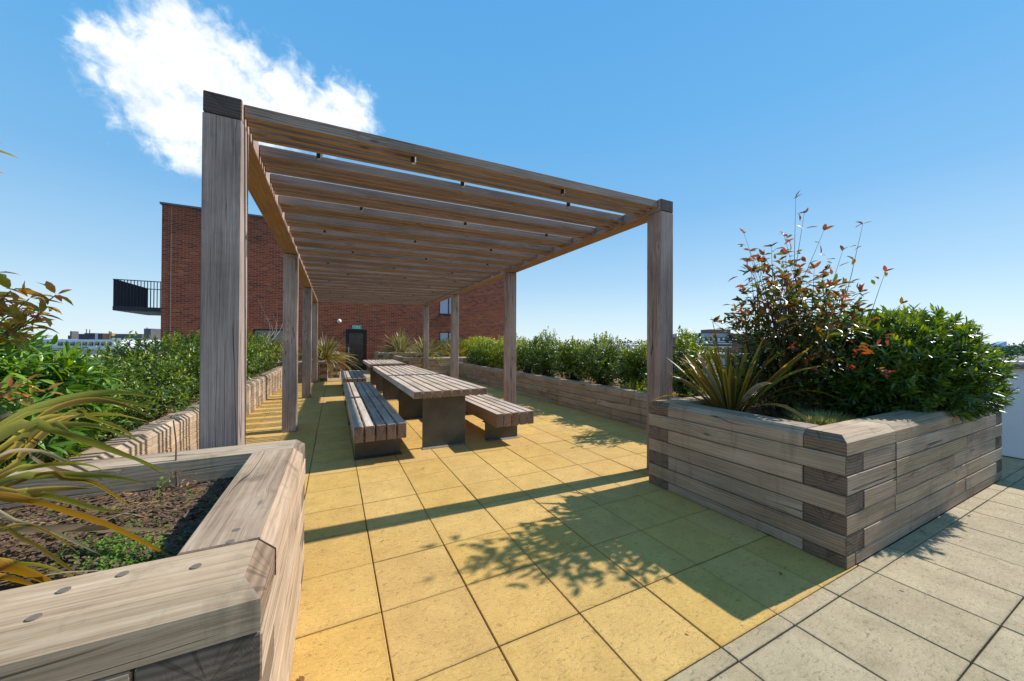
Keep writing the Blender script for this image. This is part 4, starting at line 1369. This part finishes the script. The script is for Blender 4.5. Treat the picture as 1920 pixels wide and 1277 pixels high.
shrub("clipped_hedge", "bright yellow-green clipped hedge before the lower right window", "hedge", (6.0, 15.3, 1.05), (1.0, 1.2, 0.62), 2200, 7, 0.06, 0.03, L_HEDGEY, (0.6, 0.25), 0.6, shell=0.75, lump=0.15, seed=77, base=(6.0, 15.3, 0.7))
# low plants where the long planter shows a gap
shrub("small_plant", "small yellowish plant in the gap between leafy shrubs at the planter edge", "plant", (4.86, 4.72, 0.56), (0.22, 0.3, 0.14), 160, 6, 0.045, 0.02, L_HEDGEY, (0.7, 0.3), 0.6, seed=81, base=(4.86, 4.72, 0.47))

# ------------------------------------------------------------------ corner planter: flax, red-leaved shrub, dense green shrub, grass
phormium("bronze and yellow flax with upright strappy leaves in the corner planter", (3.38, 2.10, 0.70), 66, 0.95, 0.05, [ST_BRONZE, ST_BRONZE, ST_YEL, ST_ORANGE, ST_BRONZE, ST_STRAW], 0.76, True, None, 3, sagm=1.25, wf=(.55, 1.2))

rng = np.random.default_rng(5)
PH = thing("red_leaved_shrub", "tall open shrub with red and green leaves on bare twigs in the corner planter", "shrub", (4.02, 1.92, 0.70))
basep = Vector((4.02, 1.92, 0.68))
mb = MB()
tips = []
pos, dd, nn, ln, wd, tt = [], [], [], [], [], []


def add_leaf(p, d_, s, tint):
    pos.append(p); dd.append(d_); ln.append(s); wd.append(s * random.uniform(.36, .46)); tt.append(min(1, max(0, tint)))
    nv = Vector((random.gauss(0, .5), random.gauss(0, .5), 1))
    nn.append(nv.normalized())


random.seed(21)
stems = []
for i in range(74):
    a = random.uniform(0, 2 * math.pi)
    q = math.sqrt(random.random())
    top = Vector((4.00 + math.cos(a) * q * 0.86, 1.92 + math.sin(a) * q * 0.52, 1.25 + (1.15 - 0.62 * q * q) * random.uniform(0.40, 1.0)))
    stems.append((top, False))
for (u, v, f) in [(1492, 372, 3.6), (1508, 400, 3.6), (1545, 432, 3.55), (1618, 420, 3.5), (1395, 438, 3.75), (1405, 470, 3.65), (1412, 512, 3.6), (1455, 600, 3.3), (1375, 598, 3.5),
                  (1660, 510, 3.4), (1690, 570, 3.3), (1470, 440, 3.55), (1420, 610, 3.45), (1580, 470, 3.6)]:
    stems.append((ray(u, v, f), True))
for top, long_ in stems:
    b0 = basep + Vector((random.gauss(0, .10), random.gauss(0, .07), 0))
    mid = b0.lerp(top, 0.5) + Vector((random.gauss(0, .07), random.gauss(0, .07), 0.14 if not long_ else 0.05))
    pts = crom([b0, mid, top], 7)
    mb.tube(pts, 0.009 if not long_ else .006, 0.0012, 4)
    for j in range(2, 8):
        dense = 1.0 if j < 6 else (0.8 if not long_ else 0.6)
        nl = int((7.5 if not long_ else 4) * dense)
        for k in range(nl):
            t = j / 7 - random.random() / 7
            p = crom([b0, mid, top], 14)[min(14, int(t * 14))]
            hz = (p.z - 0.9) / 1.3
            dv = Vector((random.gauss(0, 1), random.gauss(0, 1), random.gauss(0.35, .6))).normalized()
            sp = 0.15 if not long_ else 0.04
            pp = p + dv * random.uniform(0.01, sp) + Vector((random.gauss(0, .03), random.gauss(0, .03), random.gauss(0, .03)))
            add_leaf(pp, dv, random.uniform(.06, .10), random.gauss(0.16 + 0.40 * hz, .24))
    for k in range(5 if not long_ else 3):     # end whorl
        dv = Vector((random.gauss(0, .8), random.gauss(0, .8), random.gauss(.7, .4))).normalized()
        add_leaf(top, dv, random.uniform(.06, .09), random.gauss(.7, .18))
# lower skirt of dark leaves and a few vivid red sprays
for k in range(2300):
    a = random.uniform(0, 2 * math.pi)
    q = random.random() ** .5
    p = Vector((4.05 + math.cos(a) * q * .78, 1.92 + math.sin(a) * q * .42, random.uniform(.80, 1.45)))
    if mnoise.noise(p * 4.0) < -0.18:
        continue
    add_leaf(p, Vector((math.cos(a), math.sin(a), random.gauss(.2, .5))).normalized(), random.uniform(.045, .08), random.gauss(.18, .18))
for (u, v, f) in [(1605, 660, 2.95), (1530, 665, 2.95), (1512, 672, 3.0), (1480, 655, 3.0), (1655, 697, 2.9), (1660, 705, 2.9), (1590, 690, 2.95), (1568, 680, 3.0), (1652, 638, 3.0), (1530, 690, 2.95), (1440, 640, 3.1), (1620, 655, 2.98)]:
    p = ray(u, v, f)
    for k in range(5):
        add_leaf(p + Vector((random.gauss(0,.02),random.gauss(0,.02),random.gauss(0,.02))), Vector((random.gauss(0, .9), random.gauss(-.3, .7), random.gauss(.1, .5))).normalized(), random.uniform(.05, .085), random.gauss(.9, .1))
A = lambda l: np.array([tuple(x) for x in l])
leaf_mesh("leaves", A(pos), A(dd), A(nn), np.array(ln), np.array(wd), np.array(tt), L_PHOT, PH, 0.2, 0.2, fine=2)
mb.build("stem", M_TWIG, PH)

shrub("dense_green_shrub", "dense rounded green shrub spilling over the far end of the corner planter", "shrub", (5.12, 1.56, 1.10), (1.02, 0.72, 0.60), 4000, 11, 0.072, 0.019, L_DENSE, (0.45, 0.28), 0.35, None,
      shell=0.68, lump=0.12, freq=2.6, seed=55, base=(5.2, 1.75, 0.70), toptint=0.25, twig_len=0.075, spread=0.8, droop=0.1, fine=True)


def tuft(name, label, c, n, h, r, mat, seed, droop=0.7):
    rnd = random.Random(seed)
    root = thing(name, label, "grass tuft", c)
    V_, F_, T_ = [], [], []
    for i in range(n):
        a = rnd.uniform(0, 6.283)
        q = rnd.random() ** .5
        b = Vector((c[0] + math.cos(a) * q * r * .55, c[1] + math.sin(a) * q * r * .4, c[2]))
        out = Vector((math.cos(a), math.sin(a), 0)) * h * droop * q * rnd.uniform(.5, 1.2)
        hh = h * rnd.uniform(.55, 1.1)
        s = Vector((-math.sin(a), math.cos(a), 0)) * .0016
        k = len(V_)
        m1 = b + out * .4 + Vector((0, 0, hh * .7))
        tp = b + out * 1.1 + Vector((rnd.gauss(0, .01), rnd.gauss(0, .01), hh))
        V_ += [b - s, b + s, m1 - s, m1 + s, tp]
        F_ += [(k, k + 1, k + 3, k + 2), (k + 2, k + 3, k + 4)]
        T_ += [rnd.random()] * 5
    me = bpy.data.meshes.new("blades")
    me.from_pydata([tuple(v) for v in V_], [], F_)
    at = me.attributes.new('tint', 'FLOAT', 'POINT')
    at.data.foreach_set('value', np.array(T_, dtype=np.float32))
    me.materials.append(mat)
    o = bpy.data.objects.new("blades", me)
    COL.objects.link(o)
    o['kind'] = 'stuff'
    wparent(o, root)
    return root


tuft("fescue_tuft", "low tuft of fine olive grass inside the corner planter's near edge", (3.52, 1.47, 0.70), 1500, 0.12, 0.42, L_GRASS, 4)

# ------------------------------------------------------------------ far flax plants by the door
FG = "flax plants in the far planters"
phormium("big bronze flax spilling over the planter left of the glass door", (-0.30, 14.75, 0.66), 260, 1.25, 0.036, [ST_BRONZE, ST_YEL, ST_SILVER, ST_BRONZE], 1.38, False, FG, 8, wf=(.8, 1.3), sagm=2.4)
phormium("flax half hidden behind the far left posts", (-1.45, 14.6, 0.66), 180, 1.15, 0.036, [ST_BRONZE, ST_ORANGE, ST_YEL], 1.38, False, FG, 9, sagm=2.2)
phormium("tall silvery flax against the brick wall, right of the glass door", (2.75, 17.2, 0.85), 230, 1.3, 0.040, [ST_SILVER, ST_BRONZE, ST_SILVER, ST_YEL], 1.38, False, FG, 10, sagm=1.5)
phormium("flax behind the long table, left of the last right post", (3.35, 14.6, 0.72), 210, 1.15, 0.036, [ST_BRONZE, ST_SILVER, ST_YEL], 1.38, False, FG, 11, sagm=2.2)
phormium("flax seen between the last two right posts", (4.6, 14.8, 0.72), 170, 1.1, 0.036, [ST_BRONZE, ST_YEL, ST_ORANGE], 1.38, False, FG, 12, sagm=2.2)
shrub("leafy_shrub", "dark leafy shrub under the lower right window", "shrub", (5.2, 16.9, 1.15), (0.8, 0.6, 0.5), 700, 7, 0.06, 0.03, L_HEDGE, (0.45, 0.25), 0.5, None, seed=91, base=(5.2, 16.9, 0.8))

# bare reeds by the dark window
BR = thing("dead_reed", "thin pale leafless reeds before the dark window of the brick wall", "plant", (-2.35, 12.9, 0.46))
mb = MB()
for (u0, v0, u1, v1) in [(508, 625, 484, 562), (512, 625, 490, 585), (515, 620, 519, 562), (518, 622, 512, 590), (525, 620, 530, 580), (506, 622, 495, 600)]:
    p1 = ray(u1, v1, 12.5)
    p0 = Vector((-2.35 + random.uniform(-.12, .12), 12.9 + random.uniform(-.1, .1), 0.46))
    mb.tube(crom([p0, ray(u0, v0, 12.5), p1], 6), 0.011, 0.005, 4)
mb.build("stem", M_TWIGP, BR)

# ------------------------------------------------------------------ nearest planter: strappy flax, seedlings, stick
FX = thing("flax_plant", "large arching yellow flax leaning in from the edge over bare soil", "plant", (-1.33, 1.85, 0.66))
ROOT = ray(-331, 1075, 1.05)
BL = [  # (points as direction + distance, width, material, twist)
    ([(0, 800, 1.35), (95, 756, 1.5), (170, 740, 1.62), (232, 737, 1.7), (308, 748, 1.78)], .040, ST_YEL, .2),
    ([(0, 806, 1.35), (100, 762, 1.52), (190, 748, 1.66), (255, 758, 1.74), (298, 772, 1.78)], .028, ST_YEL, .4),
    ([(10, 842, 1.3), (90, 775, 1.48), (160, 752, 1.6), (220, 757, 1.68), (292, 784, 1.75)], .036, ST_BRONZE, .5),
    ([(0, 845, 1.28), (70, 790, 1.42), (150, 781, 1.55), (215, 778, 1.62), (285, 792, 1.7)], .040, ST_YEL, -.3),
    ([(0, 812, 1.25), (60, 800, 1.34), (120, 797, 1.42), (190, 802, 1.5), (285, 838, 1.6)], .034, ST_YEL, .2),
    ([(30, 806, 1.25), (90, 806, 1.34), (150, 826, 1.42), (220, 850, 1.48), (272, 868, 1.52), (335, 896, 1.55)], .034, ST_YEL, .2),
    ([(60, 806, 1.3), (130, 815, 1.4), (200, 840, 1.48), (262, 866, 1.52), (310, 893, 1.55)], .026, ST_YEL, .3),
    ([(120, 780, 1.5), (165, 783, 1.56), (205, 796, 1.6), (240, 812, 1.64), (262, 832, 1.66)], .024, ST_YEL, .3),
    ([(0, 893, 1.2), (45, 853, 1.3), (88, 812, 1.38), (120, 790, 1.45), (150, 776, 1.52)], .046, ST_BRONZE, .3),
    ([(0, 865, 1.22), (40, 830, 1.3), (80, 804, 1.38), (110, 788, 1.44), (140, 778, 1.5)], .050, ST_BRONZE, .6),
    ([(0, 896, 1.2), (60, 877, 1.28), (130, 871, 1.36), (170, 874, 1.4), (202, 886, 1.44)], .036, ST_YEL, -.4),
    ([(0, 906, 1.18), (80, 893, 1.28), (150, 892, 1.36), (215, 896, 1.42), (282, 908, 1.46)], .034, ST_YEL, .4),
    ([(60, 895, 1.25), (120, 898, 1.32), (170, 905, 1.38), (215, 930, 1.4), (256, 958, 1.4)], .024, ST_BRONZE, .3),
    ([(-40, 930, 1.1), (30, 925, 1.18), (80, 920, 1.25), (130, 916, 1.32), (176, 916, 1.36)], .030, ST_BRONZE, .5),
    ([(0, 935, 1.16), (65, 930, 1.24), (120, 940, 1.28), (180, 956, 1.32), (246, 962, 1.36)], .040, ST_YEL, .2),
    ([(-60, 940, 1.05), (50, 942, 1.16), (120, 962, 1.19), (200, 988, 1.18), (285, 1028, 1.13), (322, 1046, 1.11)], .042, ST_ORANGE, .1),
    ([(-60, 1005, 1.05), (60, 996, 1.12), (140, 993, 1.17), (230, 994, 1.2), (332, 993, 1.24)], .044, ST_STRAW, .15),
    ([(-60, 955, 1.0), (30, 978, 1.1), (90, 995, 1.14), (150, 1022, 1.12), (192, 1042, 1.1)], .014, ST_STRAW, .6),
    ([(-60, 985, 1.0), (40, 1012, 1.06), (85, 1038, 1.06), (125, 1065, 1.04), (155, 1087, 1.02)], .022, ST_BRONZE, .4),
    ([(-60, 1058, .95), (20, 1060, 1.02), (72, 1062, 1.04), (118, 1074, 1.03), (154, 1088, 1.02)], .040, ST_YEL, -.3),
    ([(-70, 1052, .92), (0, 1066, .98), (45, 1078, 1.0), (85, 1092, .99), (112, 1099, .98)], .056, ST_ORANGE, .2),
    ([(-70, 1075, .9), (0, 1084, .95), (40, 1092, .96), (80, 1104, .955)], .026, ST_ORANGE, .4),
    ([(-30, 870, 1.15), (60, 845, 1.28), (130, 870, 1.36), (190, 900, 1.4), (222, 925, 1.42)], .016, ST_STRAW, .6),
    ([(-30, 1000, 1.0), (50, 985, 1.1), (110, 1010, 1.1), (150, 1040, 1.08)], .012, ST_BRONZE, .4),
    ([(0, 780, 1.4), (60, 860, 1.35), (150, 890, 1.42), (205, 885, 1.46), (236, 880, 1.5)], .022, ST_STRAW, .5),
]
for pts, w, mt, tw in BL:
    P_ = [ROOT + Vector((random.uniform(-.06, .06), random.uniform(-.06, .06), random.uniform(0, .03)))] + [ray(*p) for p in pts]
    me = strap_mesh("leaf", [(P_, w * .86, dict(n=18, twist=tw, fold=random.uniform(.2, .45), side=tuple((_U2 * 0.75 + Vector((0.2, -0.55, 0)))), w0=.8, peak=.55), random.random())], mt)
    o = bpy.data.objects.new("leaf", me)
    COL.objects.link(o)
    wparent(o, FX)
# dead thin leaves lying on the soil
rnd = random.Random(3)
for k in range(16):
    x, y = rnd.uniform(-1.5, -.75), rnd.uniform(1.35, 2.0)
    a = rnd.uniform(-.5, .6)
    l = rnd.uniform(.15, .4)
    P_ = [(x, y, .69), (x + math.cos(a) * l * .5, y + math.sin(a) * l * .5, .705 + rnd.uniform(0, .02)), (x + math.cos(a) * l, y + math.sin(a) * l, .69)]
    o = bpy.data.objects.new("dead_leaf", strap_mesh("dead_leaf", [(P_, rnd.uniform(.006, .014), dict(n=6, twist=.5), rnd.random())], ST_STRAW))
    COL.objects.link(o)
    wparent(o, FX)


def seedlings(name, label, spots, mat, size, cat="seedlings"):
    pos, dd, nn, ln, wd, tt = [], [], [], [], [], []
    rnd = random.Random(len(spots))
    for (x, y, z, h) in spots:
        for k in range(7):
            a = k * 2.4 + rnd.uniform(-.4, .4)
            pos.append((x, y, z + h * k / 8))
            dd.append((math.cos(a), math.sin(a), rnd.uniform(.1, .7)))
            nn.append((rnd.gauss(0, .2), rnd.gauss(0, .2), 1))
            s = size * rnd.uniform(.6, 1.2)
            ln.append(s); wd.append(s * .5); tt.append(rnd.random())
    o = leaf_mesh(name, np.array(pos), np.array(dd), np.array(nn), np.array(ln), np.array(wd), np.array(tt), mat, None, .15, .1)
    tag(o, label, cat, kind='stuff')
    return o


rnd = random.Random(17)
sp = []
while len(sp) < 260:
    q = ray(rnd.gauss(225, 45), rnd.gauss(1035, 22), 1.15)
    dv = q - Vector((0, 0, CAMZ))
    t = (0.675 - CAMZ) / dv.z
    x, y = dv.x * t, dv.y * t
    if -1.3 < x < -.40 and 1.27 < y < 1.9:
        sp.append((x, y, .675, rnd.uniform(.01, .035)))
seedlings("weed_patch", "bright green low weeds on soil by the near planter's front edge", sp, L_SEED, .013, "weeds")
sp = []
for k in range(150):
    sp.append((rnd.uniform(-1.4, -.42), rnd.uniform(1.3, 2.2), .675, rnd.uniform(.005, .03)))
seedlings("scattered_seedlings", "scattered tiny green seedlings on the bare soil", sp, L_SEED, .012, "seedlings")
for (u, v, s, lb) in [(303, 918, .035, "small pale green seedling beside the bare stick"), (400, 890, .028, "two-leaved green seedling in the soil corner by the back sleeper")]:
    q = ray(u, v, 1); dv = q - Vector((0, 0, CAMZ)); t = (0.68 - CAMZ) / dv.z
    x, y = dv.x * t, dv.y * t
    t_ = thing("seedling", lb, "seedling", (x, y, .67))
    k = 7
    a = np.arange(k) * 2.4
    leaf_mesh("leaves", np.stack([np.full(k, x), np.full(k, y), .68 + np.arange(k) * .007], 1), np.stack([np.cos(a), np.sin(a), np.full(k, .6)], 1), np.tile([[0, 0, 1.0]], (k, 1)),
              np.full(k, s), np.full(k, s * .4), np.full(k, .6), L_SEED, t_, .15, .2)
    MB().cyl((x, y, .66), (x, y, .73), .002, .001, 5).build("stem", M_TWIG, t_)
q = ray(333, 915, 1); dv = q - Vector((0, 0, CAMZ)); t = (0.67 - CAMZ) / dv.z
sx, sy = dv.x * t, dv.y * t
STK = thing("bare_stick", "thin dark bare stick standing upright in the near planter's soil", "stick", (sx, sy, .66))
fw = Vector((sx, sy, 0)).dot(_F)
MB().tube(crom([(sx, sy, .655), ray(330, 868, fw), ray(330, 830, fw * 1.0), ray(325, 788, fw)], 10), .0045, .003, 6).build("stick", M_TWIG, STK)
# withered plant by the back sleeper
WP = thing("withered_plant", "small withered brown plant against the near planter's back sleeper", "plant", (-.62, 2.19, .67))
rg = np.random.default_rng(2)
k = 30
leaf_mesh("leaves", np.array([-.62, 2.19, .70]) + rg.normal(size=(k, 3)) * np.array([.035, .015, .03]), rg.normal(size=(k, 3)), rg.normal(size=(k, 3)) + np.array([0, 0, 1.]), np.full(k, .022), np.full(k, .012), rg.random(k) * .3 + .6,
          leaf_mat("withered_leaf", [(0, (.2, .12, .05)), (1, (.42, .27, .13))], .6, .3), WP)

# ------------------------------------------------------------------ lance-leaved and bronze shrubs behind the flax
shrub("lance_leaved_shrub", "bright green lance-leaved shrub at the picture edge, behind the arching flax", "shrub", (-2.10, 3.35, 1.00), (0.66, 0.72, 0.52), 1250, 10, 0.105, 0.025, L_LANCE, (0.5, 0.28), 0.35, None,
      shell=0.5, lump=0.3, seed=61, base=(-2.15, 3.2, 0.47), toptint=0.15, twig_len=0.10, spread=0.95, droop=0.22, zmin=.5, fine=2)
shrub("lance_leaved_shrub", "lower dark lance-leaved shrub directly beneath the arching flax leaves", "shrub", (-1.95, 2.85, 0.72), (0.42, 0.34, 0.26), 260, 10, 0.09, 0.022, L_LANCE, (0.3, 0.22), 0.35, None,
      shell=0.4, lump=0.3, seed=62, base=(-1.95, 2.85, 0.47), twig_len=0.08, zmin=.5, fine=2)
BZ_ = thing("bronze_leaved_shrub", "shrub with bronze red leaf sprays rising above the lance-leaved shrub", "shrub", (-1.95, 3.0, 0.47))
pos, dd, nn, ln, wd, tt = [], [], [], [], [], []
mb = MB()
random.seed(33)


def spray(end, size, n, tint):
    b0 = Vector((-1.95, 3.0, .47))
    mid = b0.lerp(end, .6) + Vector((-.05, 0, .12))
    c_ = crom([b0, mid, end], 10)
    mb.tube(c_, .007, .0025, 5)
    tg = (c_[-1] - c_[-3]).normalized()
    for k in range(n):
        i = 10 - int(k / n * 3.2)
        a = k * 2.4
        e = tg.orthogonal().normalized()
        f = tg.cross(e)
        d_ = (tg * random.uniform(.1, .7) + (e * math.cos(a) + f * math.sin(a)) + Vector((0, 0, random.uniform(-.2, .3)))).normalized()
        add_leaf(c_[i] + d_ * .01, d_, size * random.uniform(.7, 1.15), random.gauss(tint, .2))


for (u, v, f, s, n, ti) in [(55, 560, 1.95, .105, 12, .55), (105, 553, 1.95, .085, 10, .7), (20, 545, 1.9, .11, 10, .5), (75, 590, 1.9, .10, 10, .45), (5, 585, 1.85, .10, 10, .5), (40, 605, 1.85, .09, 8, .3), (-10, 512, 1.9, .09, 6, .6),
                            (45, 720, 1.75, .09, 9, .75), (85, 735, 1.75, .08, 8, .6), (15, 735, 1.7, .09, 8, .7), (-25, 280, 1.9, .10, 8, .5), (-15, 555, 1.9, .1, 8, .5), (90, 575, 2.0, .07, 7, .6), (60, 615, 1.9, .08, 7, .4)]:
    spray(ray(u, v, f), s * (.98 if v < 650 else .7), int(n * (1.35 if v < 650 else 1.0)), ti + .08)
leaf_mesh("leaves", A(pos), A(dd), A(nn), np.array(ln), np.array([x * .40 / .41 for x in wd]), np.array(tt), L_PHOTG, BZ_, 0.2, 0.3, fine=2)
mb.build("stem", M_TWIG, BZ_)

# ------------------------------------------------------------------ far buildings, woods
def fbox(mb, u0, u1, v0, v1, fwd, depth, mi=0, yaw_axis=None):
    """a far block facing the terrace: front face spans the given bearings at the given distance"""
    a, b = ray(u0, v1, fwd), ray(u1, v1, fwd)
    z0, z1 = a.z, ray(u0, v0, fwd).z
    f = Vector((_F.x, _F.y, 0)).normalized() * depth
    k = len(mb.v)
    for p in (a, b, b + f, a + f):
        mb.v.append((p.x, p.y, z0))
    for p in (a, b, b + f, a + f):
        mb.v.append((p.x, p.y, z1))
    for q in ((0, 3, 2, 1), (4, 5, 6, 7), (0, 1, 5, 4), (1, 2, 6, 5), (2, 3, 7, 6), (3, 0, 4, 7)):
        mb.f.append(tuple(k + i for i in q)); mb.m.append(mi)
    return mb


def far_part(root, name, rects, fwd, depth, mat):
    for r in rects:
        fbox(MB(), *r, fwd, depth).build(name, mat, root)


p = ray(200, 641, 120)
FB = thing("white_building", "long low white building with window strip far beyond the hedge", "building", (p.x, p.y, -22))
far_part(FB, "wall", [(60, 225, 636, 760)], 120, 14, M_STONE)
far_part(FB, "window", [(108 + i * 11.5, 115 + i * 11.5, 641.5, 648) for i in range(9)], 119.8, .4, M_GLASS)
far_part(FB, "canopy", [(70, 230, 651, 655)], 117, 3, M_STONE)
far_part(FB, "rooftop_unit", [(127, 130, 629, 636), (131, 134, 621, 636)], 122, 2, M_FARDARK)
p = ray(180, 630, 150)
FC = thing("dark_roof_block", "dark rooftop block with orange panel above the long white building", "building", (p.x, p.y, -22))
far_part(FC, "wall", [(145, 178, 626, 660), (158, 178, 624.5, 626)], 150, 8, M_FARDARK)
far_part(FC, "panel", [(178, 183, 626, 640)], 150, 8, M_STONE)
far_part(FC, "panel", [(183, 192, 625.5, 640)], 150.1, 8, M_FARDARK)
far_part(FC, "panel", [(192, 204, 626, 640)], 150, 8, M_FARORANGE)
far_part(FC, "antenna", [(161, 161.5, 617, 625), (167, 167.5, 618, 625), (203.5, 204.5, 621, 640), (206.5, 208, 622, 640)], 150, .3, M_FARDARK)
p = ray(240, 635, 135)
FD = thing("grey_flat_roofed_building", "flat dark-roofed pale building with square dark tower under the balcony", "building", (p.x, p.y, -22))
far_part(FD, "wall", [(208, 268, 634, 760), (279, 330, 643, 760)], 135, 12, M_STONE)
far_part(FD, "roof", [(216, 266, 626, 634), (208, 216, 630, 634), (282, 300, 626.5, 634)], 137, 10, M_FARDARK)
far_part(FD, "window", [(214 + i * 9, 221 + i * 9, 641.5, 646.5) for i in range(6)], 134.8, .4, M_FARDARK)
far_part(FD, "tower", [(268, 281, 616, 760)], 133, 6, M_FARDARK)
far_part(FD, "antenna", [(253.3, 254.3, 621, 626), (274.5, 275.2, 614, 616)], 136, .3, M_FARDARK)
far_part(FD, "balcony_screen", [(283, 296, 634, 643)], 136, 1, M_WHITE)
p = ray(1340, 640, 160)
FE = thing("apartment_building", "distant brick apartment block with pale bands, behind the corner flax", "building", (p.x, p.y, -22))
far_part(FE, "wall", [(1284, 1372, 632, 760), (1372, 1430, 626, 760)], 160, 14, M_FARBRICK)
far_part(FE, "roof", [(1284, 1372, 625, 632.5)], 161, 12, M_FARGREY)
far_part(FE, "penthouse", [(1331, 1370, 617.5, 625)], 166, 8, M_FARBRICK)
far_part(FE, "band", [(1284, 1372, 639.5, 641.5), (1284, 1372, 643, 645), (1284, 1372, 649, 651)], 159.6, .5, M_STONE)
far_part(FE, "pier", [(1294, 1296, 626.5, 760), (1312, 1314, 624, 760), (1341, 1343.5, 625.5, 760)], 159.2, 1, M_FARDARK)
far_part(FE, "window", [(1288 + i * 9.6, 1292.5 + i * 9.6, 633.5, 639) for i in range(8)], 159.7, .4, M_STONE)
p = ray(1880, 646, 900)
TW = thing("glass_tower", "sloping-topped tower above the far woods, coloured pale blue for haze", "tower", (p.x, p.y, -22))
mb = MB()
fbox(mb, 1871, 1888, 640, 690, 900, 16)
lo = ray(1871, 645.5, 900).z
for i in (4, 7):
    x, y, z = mb.v[i]
    mb.v[i] = (x, y, lo)
mb.build("shaft", M_TOWER, TW)

WD = []
rg = np.random.default_rng(44)
pos, dd, nn, ln, wd, tt = [], [], [], [], [], []
for k in range(1500):
    u = rg.uniform(1760, 2300)
    f = rg.uniform(420, 640)
    top = 653 + 3.5 * mnoise.noise(Vector((u * .02, 3, 0))) + rg.uniform(0, 13) + (f - 420) / 220 * -3
    c_ = ray(u, top, f)
    for j in range(12):
        pos.append(tuple(c_ + Vector(rg.normal(size=3) * 2.2))); dd.append(rg.normal(size=3) + np.array([0, 0, .3])); nn.append(np.array([0, 0, 1.]) + rg.normal(size=3) * .6)
        ln.append(rg.uniform(1.8, 4.2)); wd.append(rg.uniform(1.4, 3.0)); tt.append(rg.random())
for k in range(1800):
    u = rg.uniform(-500, 1800)
    f = rg.uniform(600, 900)
    top = 641 + 2.0 * mnoise.noise(Vector((u * .01, 9, 0))) + rg.uniform(0, 5)
    c_ = ray(u, top, f)
    for j in range(6):
        pos.append(tuple(c_ + Vector(rg.normal(size=3) * 2.6))); dd.append(rg.normal(size=3) + np.array([0, 0, .3])); nn.append(np.array([0, 0, 1.]) + rg.normal(size=3) * .6)
        ln.append(rg.uniform(2.5, 6)); wd.append(rg.uniform(2, 4.5)); tt.append(rg.random())
o = leaf_mesh("far_woods", np.array(pos), np.array(dd), np.array(nn), np.array(ln), np.array(wd), np.array(tt), L_WOODS, None, .1, .1)
tag(o, "wooded ridge on the horizon beyond the parapet", "woods", kind='stuff')

# ------------------------------------------------------------------ litter on the paving
rnd = random.Random(77)
M_DRY = leaf_mat("dry_leaf", [(0, (.16, .09, .04)), (1, (.40, .22, .10))], .6, .25)
spots_ = [(-.10, 1.66, "dry leaf on yellow paving against the near planter's long side"), (3.85, .99, "dry leaf on the narrow grey strip below the corner planter"), (2.4, 1.2, "dry leaf on yellow paving in the planter's broad shade"),
          (1.2, 2.1, "dry leaf on sunlit yellow paving beside the shrub's leafy shadow"), (.3, 2.6, "dry leaf on yellow paving just before the post's shadow strip"), (.9, 3.9, "dry leaf on yellow paving before the foot of the nearest table"),
          (2.85, .80, "dry leaf on grey paving near the corner of the planter"), (4.6, .93, "dry leaf on grey paving under the overhanging green shrub"), (3.3, 3.6, "dry leaf on yellow paving behind the corner planter's post"),
          (2.7, 5.2, "dry leaf on yellow paving right of the sunlit bench"), (1.5, 1.15, "dry leaf on yellow paving by the yellow and grey border")]
for x, y, lb in spots_:
    q = rnd.uniform(.014, .03)
    a = rnd.uniform(0, 6.28)
    o = leaf_mesh("fallen_leaf", np.array([[x, y, .006]]), np.array([[math.cos(a), math.sin(a), .1]]), np.array([[0.1, 0, 1.0]]), np.array([q * 1.5]), np.array([q * .7]), np.array([rnd.random()]), M_DRY, None, .2, .1, fine=True)
    tag(o, lb, "leaf", "fallen leaves on the paving")
